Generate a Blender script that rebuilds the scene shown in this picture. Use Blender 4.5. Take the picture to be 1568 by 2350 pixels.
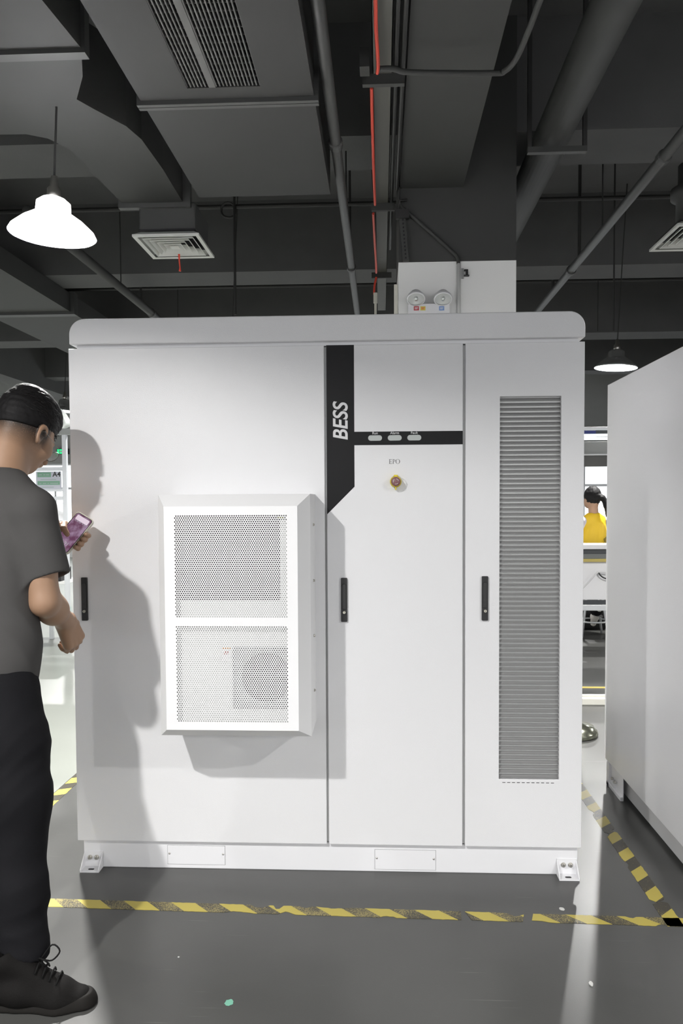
import bpy, math, random
import numpy as np
from mathutils import Vector, Matrix
random.seed(7); rng = np.random.default_rng(7)
for o in list(bpy.data.objects): bpy.data.objects.remove(o)
SC = bpy.context.scene; COL = SC.collection

# ------------------------------------------------------------------ camera
F, YAW, PIT, ROL, CY, CX, H = 1874.8, .0487, .0427, -.0051, 1232., 784., 1.42
cyw, syw, cp, sp, cr, sr = math.cos(YAW), math.sin(YAW), math.cos(PIT), math.sin(PIT), math.cos(ROL), math.sin(ROL)
fw = Vector((-syw*cp, cyw*cp, -sp)); r0 = Vector((cyw, syw, 0)); u0 = r0.cross(fw)
CA = cr*r0+sr*u0; CB = -sr*r0+cr*u0
cam = bpy.data.cameras.new('camera'); camo = bpy.data.objects.new('camera', cam); COL.objects.link(camo)
camo.matrix_world = Matrix(((CA.x, CB.x, -fw.x, 0), (CA.y, CB.y, -fw.y, 0), (CA.z, CB.z, -fw.z, H), (0, 0, 0, 1)))
cam.sensor_fit = 'VERTICAL'; cam.sensor_height = 36; cam.sensor_width = 24
cam.lens = F*36/2350; cam.shift_y = (CY-1175)/2350; cam.clip_start = .05; cam.clip_end = 200
SC.camera = camo
SC.view_settings.view_transform = 'Standard'; SC.view_settings.look = 'None'
SC.view_settings.gamma = 1; SC.view_settings.use_curve_mapping = False
SC.view_settings.exposure = 0.0
LAMP_W = 126
w = bpy.data.worlds.new('world'); SC.world = w; w.use_nodes = True
w.node_tree.nodes['Background'].inputs[0].default_value = (.8, .9, 1, 1); w.node_tree.nodes['Background'].inputs[1].default_value = .6

def ray(u, v): return fw + (u-CX)/F*CA - (v-CY)/F*CB
def aY(u, v, Y): d = ray(u, v); t = Y/d.y; return (d.x*t, Y, d.z*t+H)
def aZ(u, v, Z): d = ray(u, v); t = (Z-H)/d.z; return (d.x*t, d.y*t, Z)

# ------------------------------------------------------------------ materials
MATS = {}
def mat(name, col, rough=.5, metal=0, bump=0, bscale=300, var=0, vscale=5, emis=0, spec=None, trans=0, alpha=None):
    if name in MATS: return MATS[name]
    m = bpy.data.materials.new(name); m.use_nodes = True; nt = m.node_tree; b = nt.nodes['Principled BSDF']
    b.inputs['Base Color'].default_value = (*col, 1); b.inputs['Roughness'].default_value = rough; b.inputs['Metallic'].default_value = metal
    if spec is not None: b.inputs['Specular IOR Level'].default_value = spec
    if trans: b.inputs['Transmission Weight'].default_value = trans
    if emis:
        b.inputs['Emission Color'].default_value = (*col, 1); b.inputs['Emission Strength'].default_value = emis
    tc = nt.nodes.new('ShaderNodeTexCoord')
    if bump:
        n = nt.nodes.new('ShaderNodeTexNoise'); n.inputs['Scale'].default_value = bscale; n.inputs['Detail'].default_value = 2
        bp = nt.nodes.new('ShaderNodeBump'); bp.inputs['Strength'].default_value = bump; bp.inputs['Distance'].default_value = .002
        nt.links.new(tc.outputs['Object'], n.inputs['Vector']); nt.links.new(n.outputs['Fac'], bp.inputs['Height']); nt.links.new(bp.outputs['Normal'], b.inputs['Normal'])
    if var:
        n = nt.nodes.new('ShaderNodeTexNoise'); n.inputs['Scale'].default_value = vscale; n.inputs['Detail'].default_value = 5
        mr = nt.nodes.new('ShaderNodeMapRange'); mr.inputs[3].default_value = 1-var; mr.inputs[4].default_value = 1+var
        vm = nt.nodes.new('ShaderNodeVectorMath'); vm.operation = 'SCALE'; vm.inputs[0].default_value = col
        nt.links.new(tc.outputs['Object'], n.inputs['Vector']); nt.links.new(n.outputs['Fac'], mr.inputs[0]); nt.links.new(mr.outputs[0], vm.inputs['Scale']); nt.links.new(vm.outputs[0], b.inputs['Base Color'])
    MATS[name] = m; return m
white = mat('white_powder_coat', (.80, .80, .815), .28, bump=.24, bscale=420)
acwhite = mat('ac_white', (.93, .93, .94), .45)
ahu = mat('barred_duct_paint', (.023, .0235, .0228), .65, var=.08, vscale=4)
whiteflat = mat('white_sheet', (.82, .82, .84), .42)
cabgrey = mat('inner_grey', (.30, .30, .30), .6)
panelg = mat('inner_panel_metal', (.62, .64, .62), .5)
filt = mat('louvre_grey', (.25, .25, .25), .5)
black = mat('black_vinyl', (.010, .010, .011), .45, spec=.2)
blackp = mat('black_plastic', (.018, .018, .019), .45)
dark = mat('dark_void', (.012, .012, .014), .8)
steel = mat('steel', (.6, .58, .54), .3, 1)
chrome = mat('chrome', (.75, .76, .75), .12, 1)
alu = mat('aluminium', (.72, .74, .76), .35, .6)
conc = mat('dark_ceiling_paint', (.085, .086, .086), .8, var=.15, vscale=3, bump=.3, bscale=60)
concl = mat('dark_duct_paint', (.042, .043, .0415), .65, var=.08, vscale=4)
pipem = mat('dark_pipe_paint', (.05, .051, .05), .5)
pipek = mat('dark_conduit', (.022, .022, .022), .6)
wallw = mat('white_wall_paint', (.72, .72, .71), .8, var=.03)
wallg = mat('grey_wall_paint', (.45, .46, .46), .8, var=.05)
red = mat('red_cable', (.72, .07, .04), .5)
cream = mat('cream_plastic', (.7, .69, .62), .5)
yel = mat('yellow_plastic', (.75, .58, .04), .5)
txtw = mat('white_print', (.75, .75, .76), .5); txtk = mat('black_print', (.03, .03, .03), .5)

def mfloor():
    m = bpy.data.materials.new('epoxy_floor'); m.use_nodes = True; nt = m.node_tree; b = nt.nodes['Principled BSDF']; N = nt.nodes.new; L = nt.links.new
    tc = N('ShaderNodeTexCoord'); n1 = N('ShaderNodeTexNoise'); n1.inputs['Scale'].default_value = 1.3; n1.inputs['Detail'].default_value = 6
    n2 = N('ShaderNodeTexNoise'); n2.inputs['Scale'].default_value = 260; n2.inputs['Detail'].default_value = 2
    L(tc.outputs['Object'], n1.inputs['Vector']); L(tc.outputs['Object'], n2.inputs['Vector'])
    cr_ = N('ShaderNodeValToRGB'); cr_.color_ramp.elements[0].color = (.050, .0505, .048, 1); cr_.color_ramp.elements[1].color = (.074, .0745, .071, 1)
    cr_.color_ramp.elements[0].position = .3; cr_.color_ramp.elements[1].position = .7
    L(n1.outputs['Fac'], cr_.inputs[0])
    # fine scratches: stretched noise, thresholded
    mp = N('ShaderNodeMapping'); mp.inputs['Scale'].default_value = (1.2, 60, 1); mp.inputs['Rotation'].default_value = (0, 0, .12)
    n3 = N('ShaderNodeTexNoise'); n3.inputs['Scale'].default_value = 2.2; n3.inputs['Detail'].default_value = 4
    L(tc.outputs['Object'], mp.inputs[0]); L(mp.outputs[0], n3.inputs['Vector'])
    r3 = N('ShaderNodeMapRange'); r3.inputs[1].default_value = .70; r3.inputs[2].default_value = .76; r3.inputs[4].default_value = .35; L(n3.outputs['Fac'], r3.inputs[0])
    mx = N('ShaderNodeMix'); mx.data_type = 'RGBA'; mx.inputs[7].default_value = (.32, .32, .30, 1)
    L(r3.outputs[0], mx.inputs[0]); L(cr_.outputs[0], mx.inputs[6]); L(mx.outputs[2], b.inputs['Base Color'])
    rr = N('ShaderNodeMapRange'); rr.inputs[3].default_value = .27; rr.inputs[4].default_value = .40; L(n1.outputs['Fac'], rr.inputs[0]); L(rr.outputs[0], b.inputs['Roughness'])
    bp = N('ShaderNodeBump'); bp.inputs['Strength'].default_value = .12; bp.inputs['Distance'].default_value = .001; L(n2.outputs['Fac'], bp.inputs['Height']); L(bp.outputs[0], b.inputs['Normal'])
    return m
FLOORM = mfloor()

def mtape(name, ax, ay, off=0., wear=.5):
    m = bpy.data.materials.new(name); m.use_nodes = True; nt = m.node_tree; b = nt.nodes['Principled BSDF']; N = nt.nodes.new; L = nt.links.new
    tc = N('ShaderNodeTexCoord'); dt = N('ShaderNodeVectorMath'); dt.operation = 'DOT_PRODUCT'; dt.inputs[1].default_value = (ax/.168, ay/.168, 0)
    L(tc.outputs['Object'], dt.inputs[0]); ad = N('ShaderNodeMath'); ad.inputs[1].default_value = off; L(dt.outputs['Value'], ad.inputs[0])
    fr = N('ShaderNodeMath'); fr.operation = 'FRACT'; L(ad.outputs[0], fr.inputs[0])
    gt = N('ShaderNodeMath'); gt.operation = 'GREATER_THAN'; gt.inputs[1].default_value = .5; L(fr.outputs[0], gt.inputs[0])
    n = N('ShaderNodeTexNoise'); n.inputs['Scale'].default_value = 330; n.inputs['Detail'].default_value = 3; L(tc.outputs['Object'], n.inputs['Vector'])
    n0 = N('ShaderNodeTexNoise'); n0.inputs['Scale'].default_value = 9; L(tc.outputs['Object'], n0.inputs['Vector'])
    am = N('ShaderNodeMath'); am.operation = 'MULTIPLY_ADD'; am.inputs[1].default_value = .5; L(n0.outputs['Fac'], am.inputs[0]); L(n.outputs['Fac'], am.inputs[2])
    mr = N('ShaderNodeMapRange'); mr.inputs[1].default_value = 1.05-wear*.5; mr.inputs[2].default_value = 1.15-wear*.5; L(am.outputs[0], mr.inputs[0])
    k = N('ShaderNodeMix'); k.data_type = 'RGBA'; k.inputs[6].default_value = (.045, .04, .028, 1); k.inputs[7].default_value = (.30, .25, .09, 1); L(mr.outputs[0], k.inputs[0])
    y = N('ShaderNodeMix'); y.data_type = 'RGBA'; y.inputs[7].default_value = (.47, .385, .07, 1); L(gt.outputs[0], y.inputs[0]); L(k.outputs[2], y.inputs[6])
    L(y.outputs[2], b.inputs['Base Color']); b.inputs['Roughness'].default_value = .45
    return m

# ------------------------------------------------------------------ object helpers
def link(name, me, m, parent=None, smooth=False):
    me.materials.append(m) if m else None
    o = bpy.data.objects.new(name, me); COL.objects.link(o)
    if parent: o.parent = parent
    if smooth:
        for p in me.polygons: p.use_smooth = True
    return o
def tag(o, label=None, cat=None, group=None, kind=None):
    if label: o['label'] = label
    if cat: o['category'] = cat
    if group: o['group'] = group
    if kind: o['kind'] = kind
    return o
def thing(name, label, cat, loc=(0, 0, 0), rz=0, group=None):
    o = bpy.data.objects.new(name, None); COL.objects.link(o); o.location = loc; o.rotation_euler = (0, 0, rz)
    o.empty_display_size = .1
    return tag(o, label, cat, group)
def copy_tree(o, parent=None):
    c = o.copy(); COL.objects.link(c); c.parent = parent
    for ch in [x for x in bpy.data.objects if x.parent == o]: copy_tree(ch, c)
    return c
class MB:
    def __init__(s): s.v = []; s.f = []
    def add(s, v, f): n = len(s.v); s.v += [tuple(x) for x in v]; s.f += [tuple(i+n for i in q) for q in f]; return s
    def box(s, x0, x1, y0, y1, z0, z1):
        return s.add([(x0,y0,z0),(x1,y0,z0),(x1,y1,z0),(x0,y1,z0),(x0,y0,z1),(x1,y0,z1),(x1,y1,z1),(x0,y1,z1)],
                     [(3,2,1,0),(4,5,6,7),(0,1,5,4),(1,2,6,5),(2,3,7,6),(3,0,4,7)])
    def prism(s, poly, a0, a1, axis='y'):   # poly in the other two axes
        n = len(poly)
        def P(p, a): return {'y': (p[0], a, p[1]), 'z': (p[0], p[1], a), 'x': (a, p[0], p[1])}[axis]
        v = [P(p, a0) for p in poly]+[P(p, a1) for p in poly]
        f = [tuple(range(n)), tuple(range(2*n-1, n-1, -1))]+[(i, i+n, (i+1) % n+n, (i+1) % n) for i in range(n)]
        return s.add(v, f)
    def tube(s, pts, r, seg=12, caps=True):
        pts = [Vector(p) for p in pts]; n = len(pts); rs = r if hasattr(r, '__len__') else [r]*n
        t = (pts[1]-pts[0]).normalized(); a = t.orthogonal().normalized(); base = len(s.v)
        for i, p in enumerate(pts):
            t2 = ((pts[min(i+1, n-1)]-pts[max(i-1, 0)])).normalized()
            a = (a-a.dot(t2)*t2).normalized(); b = t2.cross(a)
            for k in range(seg):
                an = 2*math.pi*k/seg; s.v.append(tuple(p+rs[i]*(math.cos(an)*a+math.sin(an)*b)))
        for i in range(n-1):
            for k in range(seg):
                k2 = (k+1) % seg; s.f.append((base+i*seg+k, base+i*seg+k2, base+(i+1)*seg+k2, base+(i+1)*seg+k))
        if caps: s.f.append(tuple(base+k for k in range(seg))[::-1]); s.f.append(tuple(base+(n-1)*seg+k for k in range(seg)))
        return s
    def lathe(s, prof, c=(0, 0, 0), axis='z', seg=32, closed=False):
        base = len(s.v); n = len(prof)
        for k in range(seg):
            a = 2*math.pi*k/seg
            for (r, h) in prof:
                x, y = r*math.cos(a), r*math.sin(a)
                p = {'z': (x, y, h), 'y': (x, h, y), 'x': (h, x, y)}[axis]
                s.v.append((p[0]+c[0], p[1]+c[1], p[2]+c[2]))
        for k in range(seg):
            k2 = (k+1) % seg
            for i in range(n if closed else n-1):
                j = (i+1) % n; s.f.append((base+k*n+i, base+k2*n+i, base+k2*n+j, base+k*n+j))
        return s
    def mesh(s, name):
        me = bpy.data.meshes.new(name); me.from_pydata(s.v, [], s.f); me.update()
        import bmesh
        b = bmesh.new(); b.from_mesh(me); bmesh.ops.recalc_face_normals(b, faces=b.faces); b.to_mesh(me); b.free(); return me
    def build(s, name, m, parent=None, smooth=False, bevel=0, bseg=2):
        o = link(name, s.mesh(name), m, parent, smooth)
        if bevel:
            md = o.modifiers.new('bevel', 'BEVEL'); md.width = bevel; md.segments = bseg; md.limit_method = 'ANGLE'; md.angle_limit = .6
            if smooth is False:
                for p in o.data.polygons: p.use_smooth = False
        return o
def smooth_path(pts, n=6):
    P = [Vector(p) for p in pts]; P = [P[0]*2-P[1]]+P+[P[-1]*2-P[-2]]; out = []
    for i in range(1, len(P)-2):
        for k in range(n):
            t = k/n; a, b, c, d = P[i-1], P[i], P[i+1], P[i+2]
            out.append(.5*((2*b)+(c-a)*t+(2*a-5*b+4*c-d)*t*t+(3*b-a-3*c+d)*t**3))
    out.append(P[-2]); return out
def bend_path(pts, r=.06, n=5):           # straight runs with rounded corners
    P = [Vector(p) for p in pts]; out = [P[0]]
    for i in range(1, len(P)-1):
        a = (P[i-1]-P[i]); b = (P[i+1]-P[i]); ra = min(r, a.length*.45, b.length*.45); a = P[i]+a.normalized()*ra; b = P[i]+b.normalized()*ra
        for k in range(n+1):
            t = k/n; out.append(a*(1-t)**2+P[i]*2*t*(1-t)+b*t*t)
    out.append(P[-1]); return out
def text(s, name, size, m, mw, parent=None, shear=0, bold=0, sx=1, align='CENTER', ext=.0004):
    cu = bpy.data.curves.new(name, 'FONT'); cu.body = s; cu.size = size; cu.shear = shear; cu.offset = bold; cu.extrude = ext; cu.align_x = align; cu.align_y = 'CENTER'
    t = bpy.data.objects.new(name, cu); COL.objects.link(t)
    dg = bpy.context.evaluated_depsgraph_get(); me = bpy.data.meshes.new_from_object(t.evaluated_get(dg)); bpy.data.objects.remove(t)
    me.transform(mw @ Matrix.Diagonal((sx, 1, 1, 1))); me.materials.clear()
    return link(name, me, m, parent)
def wallplane(x, y, z, rot=0):            # text plane facing -Y, at a point, rotated in its own plane
    return Matrix.Translation((x, y, z)) @ Matrix.Rotation(math.pi/2, 4, 'X') @ Matrix.Rotation(rot, 4, 'Z')

# ------------------------------------------------------------------ the room
RX0, RX1, RY0, RY1, ZC = -13, 13, -7, 21, 4.69
def struct(name, mb, m, bevel=0): o = mb.build(name, m, bevel=bevel); o['kind'] = 'structure'; return o
struct('floor', MB().box(RX0, RX1, RY0, RY1, -.1, 0), FLOORM)
struct('floor.001', MB().box(RX0+.01, -1.608, 2.9, RY1-.01, 0, .0012), mat('pale_floor_paint', (.19, .20, .18), .32, bump=.1, bscale=240, var=.12, vscale=1.5))
struct('ceiling', MB().box(RX0, RX1, RY0, RY1, ZC, ZC+.1), conc)
struct('wall_left', MB().box(RX0-.1, RX0, RY0, RY1, 0, ZC), wallw)
struct('wall_right', MB().box(RX1, RX1+.1, RY0, RY1, 0, ZC), wallw)
struct('wall_front', MB().box(RX0, RX1, RY0-.1, RY0, 0, .9).box(RX0, RX1, RY0-.1, RY0, 3.3, ZC), wallw)
# far wall with a band of tall windows
wm = MB(); wm.box(RX0, RX1, RY1, RY1+.15, 0, .55).box(RX0, RX1, RY1, RY1+.15, 2.45, ZC)
wx = [-12.2+i*2.45 for i in range(11)]
for x in wx: wm.box(x-.18, x+.18, RY1, RY1+.15, .55, 2.45)
struct('wall_back', wm, wallg)
glow = mat('daylit_window_glass', (.93, .97, 1.0), .4, emis=1.7)
for i in range(10):
    x0, x1 = wx[i]+.18, wx[i+1]-.18; n = 'window_%d' % (i+1)
    o = struct(n, MB().box(x0+.04, x1-.04, RY1+.06, RY1+.075, .59, 2.41), glow)
    fr = MB().box(x0, x1, RY1+.03, RY1+.1, .55, .59).box(x0, x1, RY1+.03, RY1+.1, 2.41, 2.45).box(x0, x0+.04, RY1+.03, RY1+.1, .59, 2.41).box(x1-.04, x1, RY1+.03, RY1+.1, .59, 2.41)
    fr.box(x0+.04, x1-.04, RY1+.03, RY1+.1, 1.78, 1.84).box((x0+x1)/2-.025, (x0+x1)/2+.025, RY1+.04, RY1+.1, .59, 1.78)
    fo = fr.build('window_frame', alu, o)
fg = mat('front_fill_glass', (.97, .98, 1.0), .4, emis=2.0)  # unseen windows added behind the camera as fill for upright surfaces
for i in range(5):
    x0, x1 = RX0+i*5.2, RX0+(i+1)*5.2; n = 'window_%d' % (i+11)
    o = struct(n, MB().box(x0+.1, x1-.1, RY0-.06, RY0-.04, .95, 3.25), fg)
    MB().box(x0, x0+.1, RY0-.1, RY0, .9, 3.3).box(x1-.1, x1, RY0-.1, RY0, .9, 3.3).box(x0+.1, x1-.1, RY0-.1, RY0, .9, .95).box(x0+.1, x1-.1, RY0-.1, RY0, 3.25, 3.3).box((x0+x1)/2-.04, (x0+x1)/2+.04, RY0-.1, RY0, .95, 3.25).build('window_frame', alu, o)
# column and beams of the concrete frame
COLY = 5.7
struct('concrete_column', MB().box(.124, .925, COLY, COLY+.8, 3.062, ZC), concl)
struct('column_white_base', MB().box(.124, .925, COLY-.004, COLY+.8, 0, 3.06), mat('column_white', (.93, .93, .92), .7))
BE = 0
for (y0, y1) in ((5.72, 6.3), (8.95, 9.5), (12.5, 13.05), (16.1, 16.6), (1.3, 1.9), (-2.6, -2.0)):
    struct('ceiling_beam', MB().box(RX0, RX1, y0, y1, 3.93, ZC), conc)
struct('ceiling_beam', MB().box(.134, .565, -5, COLY, 3.56, ZC), concl)
for x in (-6.9, 6.6): struct('ceiling_beam', MB().box(x-.22, x+.22, RY0, RY1, 3.7, ZC), conc)

# ------------------------------------------------------------------ lamps
def shade_mat():
    m = mat('lamp_shade_aluminium', (.70, .71, .72), .25, .9); return m
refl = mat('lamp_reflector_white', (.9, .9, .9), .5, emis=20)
bulbm = mat('lamp_bulb_glow', (1, .99, .96), .5, emis=50)
bloom = bpy.data.materials.new('shade_bloom_white'); bloom.use_nodes = True  # translucent white on the near lamp's shade only, stands in for bloom
_t = bloom.node_tree; _tr = _t.nodes.new('ShaderNodeBsdfTranslucent'); _tr.inputs[0].default_value = (.95, .96, 1, 1); _m = _t.nodes.new('ShaderNodeMixShader'); _m.inputs[0].default_value = .6
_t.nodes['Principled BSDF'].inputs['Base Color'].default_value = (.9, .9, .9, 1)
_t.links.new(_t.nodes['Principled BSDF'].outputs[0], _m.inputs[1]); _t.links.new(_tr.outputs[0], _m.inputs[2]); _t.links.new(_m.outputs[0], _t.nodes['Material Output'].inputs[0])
def make_lamp():
    r = thing('pendant_lamp', '', 'lamp')
    R = .215
    MB().lathe([(R, 0), (R+.004, .004), (R-.008, .026), (.155, .072), (.105, .104), (.088, .115), (.085, .165), (.06, .185), (.0, .187)], seg=48).build('lamp_shade', shade_mat(), r, True)
    MB().lathe([(R-.002, .002), (R-.018, .024), (.15, .066), (.082, .074)], seg=48).build('reflector', refl, r, True)
    MB().lathe([(0, .068), (.06, .068), (.08, .074), (0, .078)], seg=32).build('bulb', bulbm, r, True)
    MB().lathe([(0, .187), (.03, .187), (.034, .20), (.034, .235), (.022, .25), (.016, .30), (0, .30)], seg=20).build('lamp_holder', steel, r, True)
    MB().tube([(0, 0, .29), (0, 0, ZC-2.80)], .006, 8).build('suspension_rod', pipek, r)
    lamp_light(r); return r
def lamp_light(parent):
    l = bpy.data.lights.new('lamp_light', 'AREA'); l.shape = 'DISK'; l.size = .10; l.energy = LAMP_W; l.color = (1, .985, .96)
    o = bpy.data.objects.new('lamp_light', l); COL.objects.link(o); o.parent = parent; o.location = (0, 0, .066)
    return o
proto = make_lamp(); first = True
spots = [(-1.69, 4.2, 2.80, 'lit pendant lamp with flared shade over the left of the cabinet, the largest in view'),
         (2.45, 8.72, 2.80, 'lit pendant lamp with grey flared shade seen right above the neighbouring cabinet'),
         (-4.86, 12.4, 2.83, 'small far pendant lamp glowing just beside the man\'s hair'),
         (-1.5, .4, 2.75, ''), (2.75, 0, 2.78, '')]
for x in (-5.7, 2.6, 6.8, -9.9):
    for y in (-4.0, .2, 4.4, 8.7, 12.9, 17.1): spots.append((x, y, 2.8, ''))
for y in (8.7, 12.9, 17.1, -4.2): spots.append((-1.6, y, 2.8, ''))
done = []
for (x, y, z, lab) in spots:
    if any((x-a)**2+(y-b)**2 < 2.0 for a, b in done): continue
    if (x, y) == (2.6, 4.4) : pass
    done.append((x, y))
    o = proto if first else copy_tree(proto); first = False
    o.location = (x, y, z); o['label'] = lab or 'lit pendant lamp with flared shade hanging elsewhere in the hall, outside the photo'
    o['group'] = 'pendant lamps in rows under the ceiling'
    if (x, y) == (2.75, 0):
        for c in [q for q in bpy.data.objects if q.parent == o and q.type == 'LIGHT']: c.data = c.data.copy(); c.data.energy = LAMP_W*.62
    if lab.startswith('lit pendant lamp with flared'):
        o.rotation_euler = (0, math.radians(3), 0)

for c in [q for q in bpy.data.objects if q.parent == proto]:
    if c.name.startswith('lamp_shade'): c.material_slots[0].link = 'OBJECT'; c.material_slots[0].material = bloom
    if c.type == 'LIGHT': c.data = c.data.copy(); c.data.energy = LAMP_W*2.1
    if c.name.startswith('suspension_rod'):
        c.data = c.data.copy()
        for v in c.data.vertices:
            if v.co.z > .4: v.co.z = 3.45-2.80
# ------------------------------------------------------------------ overhead services
def top(name, mb, m, label, cat, group=None, smooth=False, bevel=0):
    return tag(mb.build(name, m, None, smooth, bevel), label, cat, group)
# big air duct with grille, left of centre
ZA = 3.30
a = thing('air_duct', 'large rectangular overhead air duct with a barred intake grille in its underside', 'duct', (-.75, 3.4, ZA))
def rel(mb, o): mb.v = [(x-o.location[0], y-o.location[1], z-o.location[2]) for x, y, z in mb.v]; return mb
e0, e1 = aZ(457, 455, ZA), aZ(757, 440, ZA); g = [aZ(340, 0, ZA), aZ(425, 203, ZA), aZ(600, 198, ZA), aZ(560, 0, ZA)]
gx0, gx1, gy1 = g[1][0]+.01, g[2][0]-.005, g[1][1]; gy0 = 2.35
AX0, AX1, AYe = e0[0], e1[0], e0[1]
fl = aZ(520, 226, ZA)[1]
rel(MB().box(AX0, gx0, 1.5, fl, ZA, ZA+.02).box(gx1, AX1, 1.5, fl, ZA, ZA+.02).box(gx0, gx1, gy1, fl, ZA, ZA+.02).box(gx0, gx1, 1.5, gy0, ZA, ZA+.02)
    .box(AX0, AX0+.01, 1.5, fl, ZA+.02, ZA+.45).box(AX1-.01, AX1, 1.5, fl, ZA+.02, ZA+.45).box(AX0, AX1, 1.5, fl, ZA+.45, ZA+.46).box(AX0+.01,AX1-.01,gy1+.03,gy1+.04,ZA+.02,ZA+.45), a).build('duct_body', ahu, a)
rel(MB().box(AX0, AX1, fl+.05, AYe, ZA+.005, ZA+.46), a).build('duct_extension', ahu, a)
rel(MB().box(AX0-.02, AX1+.02, fl, fl+.025, ZA-.02, ZA+.47).box(AX0-.02, AX1+.02, fl+.03, fl+.055, ZA-.02, ZA+.47), a).build('flange', pipem, a)
b = MB(); n = 20
for i in range(n+1):
    x = gx0+(gx1-gx0)*i/n; b.box(x-.003, x+.003, gy0, gy1, ZA+.004, ZA+.018)
k = 26
for i in range(k+1):
    y = gy0+(gy1-gy0)*i/k; b.box(gx0, gx1, y-.002, y+.002, ZA+.018, ZA+.024)
b.box(gx0+.1, gx0+.13, gy0, gy1, ZA+.0, ZA+.02)
rel(b, a).build('intake_grille', mat('grille_grey', (.10, .10, .097), .5), a)
b = MB()
for i in range(9):
    y = gy0+(gy1-gy0)*(i+.5)/9; b.add([(gx0, y, ZA+.12), (gx1, y, ZA+.12), (gx1, y+.05, ZA+.16), (gx0, y+.05, ZA+.16)], [(0, 1, 2, 3)])
rel(b, a).build('damper_blades', pipem, a)
# curved duct feeding the left diffuser
ZS = 3.45
px = [(-420, -260), (-60, -180), (80, -20), (186, 110), (190, 175), (176, 228), (215, 250), (290, 290), (325, 320), (375, 390), (420, 465), (280, 465), (205, 390), (165, 345), (110, 318), (60, 308), (-420, 318)]
poly = [aZ(u, v, ZS)[:2] for u, v in px]
a = thing('curved_air_duct', 'grey sheet metal duct curving round to the left square diffuser', 'duct', (-2.2, 4.2, ZS))
rel(MB().prism(poly, ZS, ZS+.42, 'z'), a).build('duct_body', mat('curved_duct_paint', (.030, .0305, .0295), .65, var=.08, vscale=4), a)
q0, q1 = aZ(-420, 118, ZS), aZ(190, 118, ZS)
rel(MB().box(q0[0], q1[0]+.02, q1[1]-.03, q1[1]+.03, ZS-.02, ZS+.44), a).build('flange', pipem, a)
d0, d1 = aZ(278, 467, ZS), aZ(424, 465, ZS)
rel(MB().box(d0[0]-.02, d1[0]+.04, d0[1], d0[1]+.05, ZS-.03, ZS+.44), a).build('end_flange', pipem, a)
# square diffusers
dwh = mat('diffuser_white', (.62, .63, .60), .5)
def diffuser(X0, X1, Y0, Y1, Z, label, round_neck=False):
    c = ((X0+X1)/2, (Y0+Y1)/2, Z); t = thing('air_diffuser', label, 'air vent', c, group='square air diffusers under the ducts')
    hx, hy = (X1-X0)/2, (Y1-Y0)/2; fr = MB()
    def ring(s0, s1, z0, z1, mb):
        v = [];
        for s, z in ((s0, z0), (s1, z1)):
            v += [(-hx*s, -hy*s, z), (hx*s, -hy*s, z), (hx*s, hy*s, z), (-hx*s, hy*s, z)]
        mb.add(v, [(i, (i+1) % 4, 4+(i+1) % 4, 4+i) for i in range(4)])
    ring(1, .88, 0, .004, fr); ring(1, 1, 0, .015, fr); ring(1, .80, .015, .045, fr); fr.build('frame', dwh, t)
    bl = MB()
    for s in (.78, .61, .44, .27): ring(s, s-.135, .002, .045, bl); ring(s, s-.02, .002, .0, bl); ring(s-.02, s-.155, .0, .043, bl)
    bl.add([(-hx*.13, -hy*.13, .0), (hx*.13, -hy*.13, .0), (hx*.13, hy*.13, .0), (-hx*.13, hy*.13, .0)], [(0, 1, 2, 3)])
    bl.build('louvre_cones', dwh, t)
    MB().box(-hx*.85, hx*.85, -hy*.85, hy*.85, .05, .06).build('inner_plate', dark, t)
    if round_neck: MB().lathe([(hx*.6, .06), (hx*.6, .26), (hx*.75, .28), (hx*.75, .34), (hx*.55, .36), (hx*.55, .5), (0, .5)], seg=28).build('neck', concl, t, True)
    else:
        nk = MB(); nk.box(-hx*.85, hx*.85, -hy*.8, hy*.8, .055, .24); nk.build('neck', concl, t, bevel=.01)
    return t
ZD = 3.22
p = [aZ(305, 545, ZD), aZ(454, 536, ZD), aZ(487, 590, ZD), aZ(350, 595, ZD)]
dl = diffuser(p[0][0], p[1][0], p[0][1]-.02, p[3][1], ZD, 'white square ceiling diffuser left of centre with a red ribbon hanging from it')
b = MB(); base = Vector(p[1])*.35+Vector(p[3])*.65
cx_, cy_, _ = aZ(411, 582, ZD)
pts = [(cx_, cy_, ZD-.005), (cx_+.002, cy_-.003, ZD-.05), (cx_+.006, cy_, ZD-.10), (cx_+.004, cy_+.003, ZD-.125)]
b.tube(pts, [.009, .006, .005, .010], 6)
top('ribbon', b, red, 'short red ribbon dangling from the left square diffuser', 'ribbon')
p = [aZ(1536, 518, ZD), aZ(1490, 578, ZD)]
diffuser(p[1][0], p[1][0]+.47, p[0][1], p[1][1], ZD, 'white square diffuser with a round neck at the right edge of the photo', True)
# long duct far left
a = thing('long_air_duct', 'wide grey duct running away along the far left under the ceiling', 'duct', (-4.2, 9, 3.7))
rel(MB().box(-4.75, -3.69, 2, 9.68, 3.7, 3.92), a).build('duct_body', concl, a)
rel(MB().box(-4.75, -3.69, 9.76, 16, 3.7, 3.92), a).build('duct_extension', concl, a)
rel(MB().box(-4.8, -3.64, 9.66, 9.78, 3.67, 3.93), a).build('flange', pipem, a)
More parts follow.
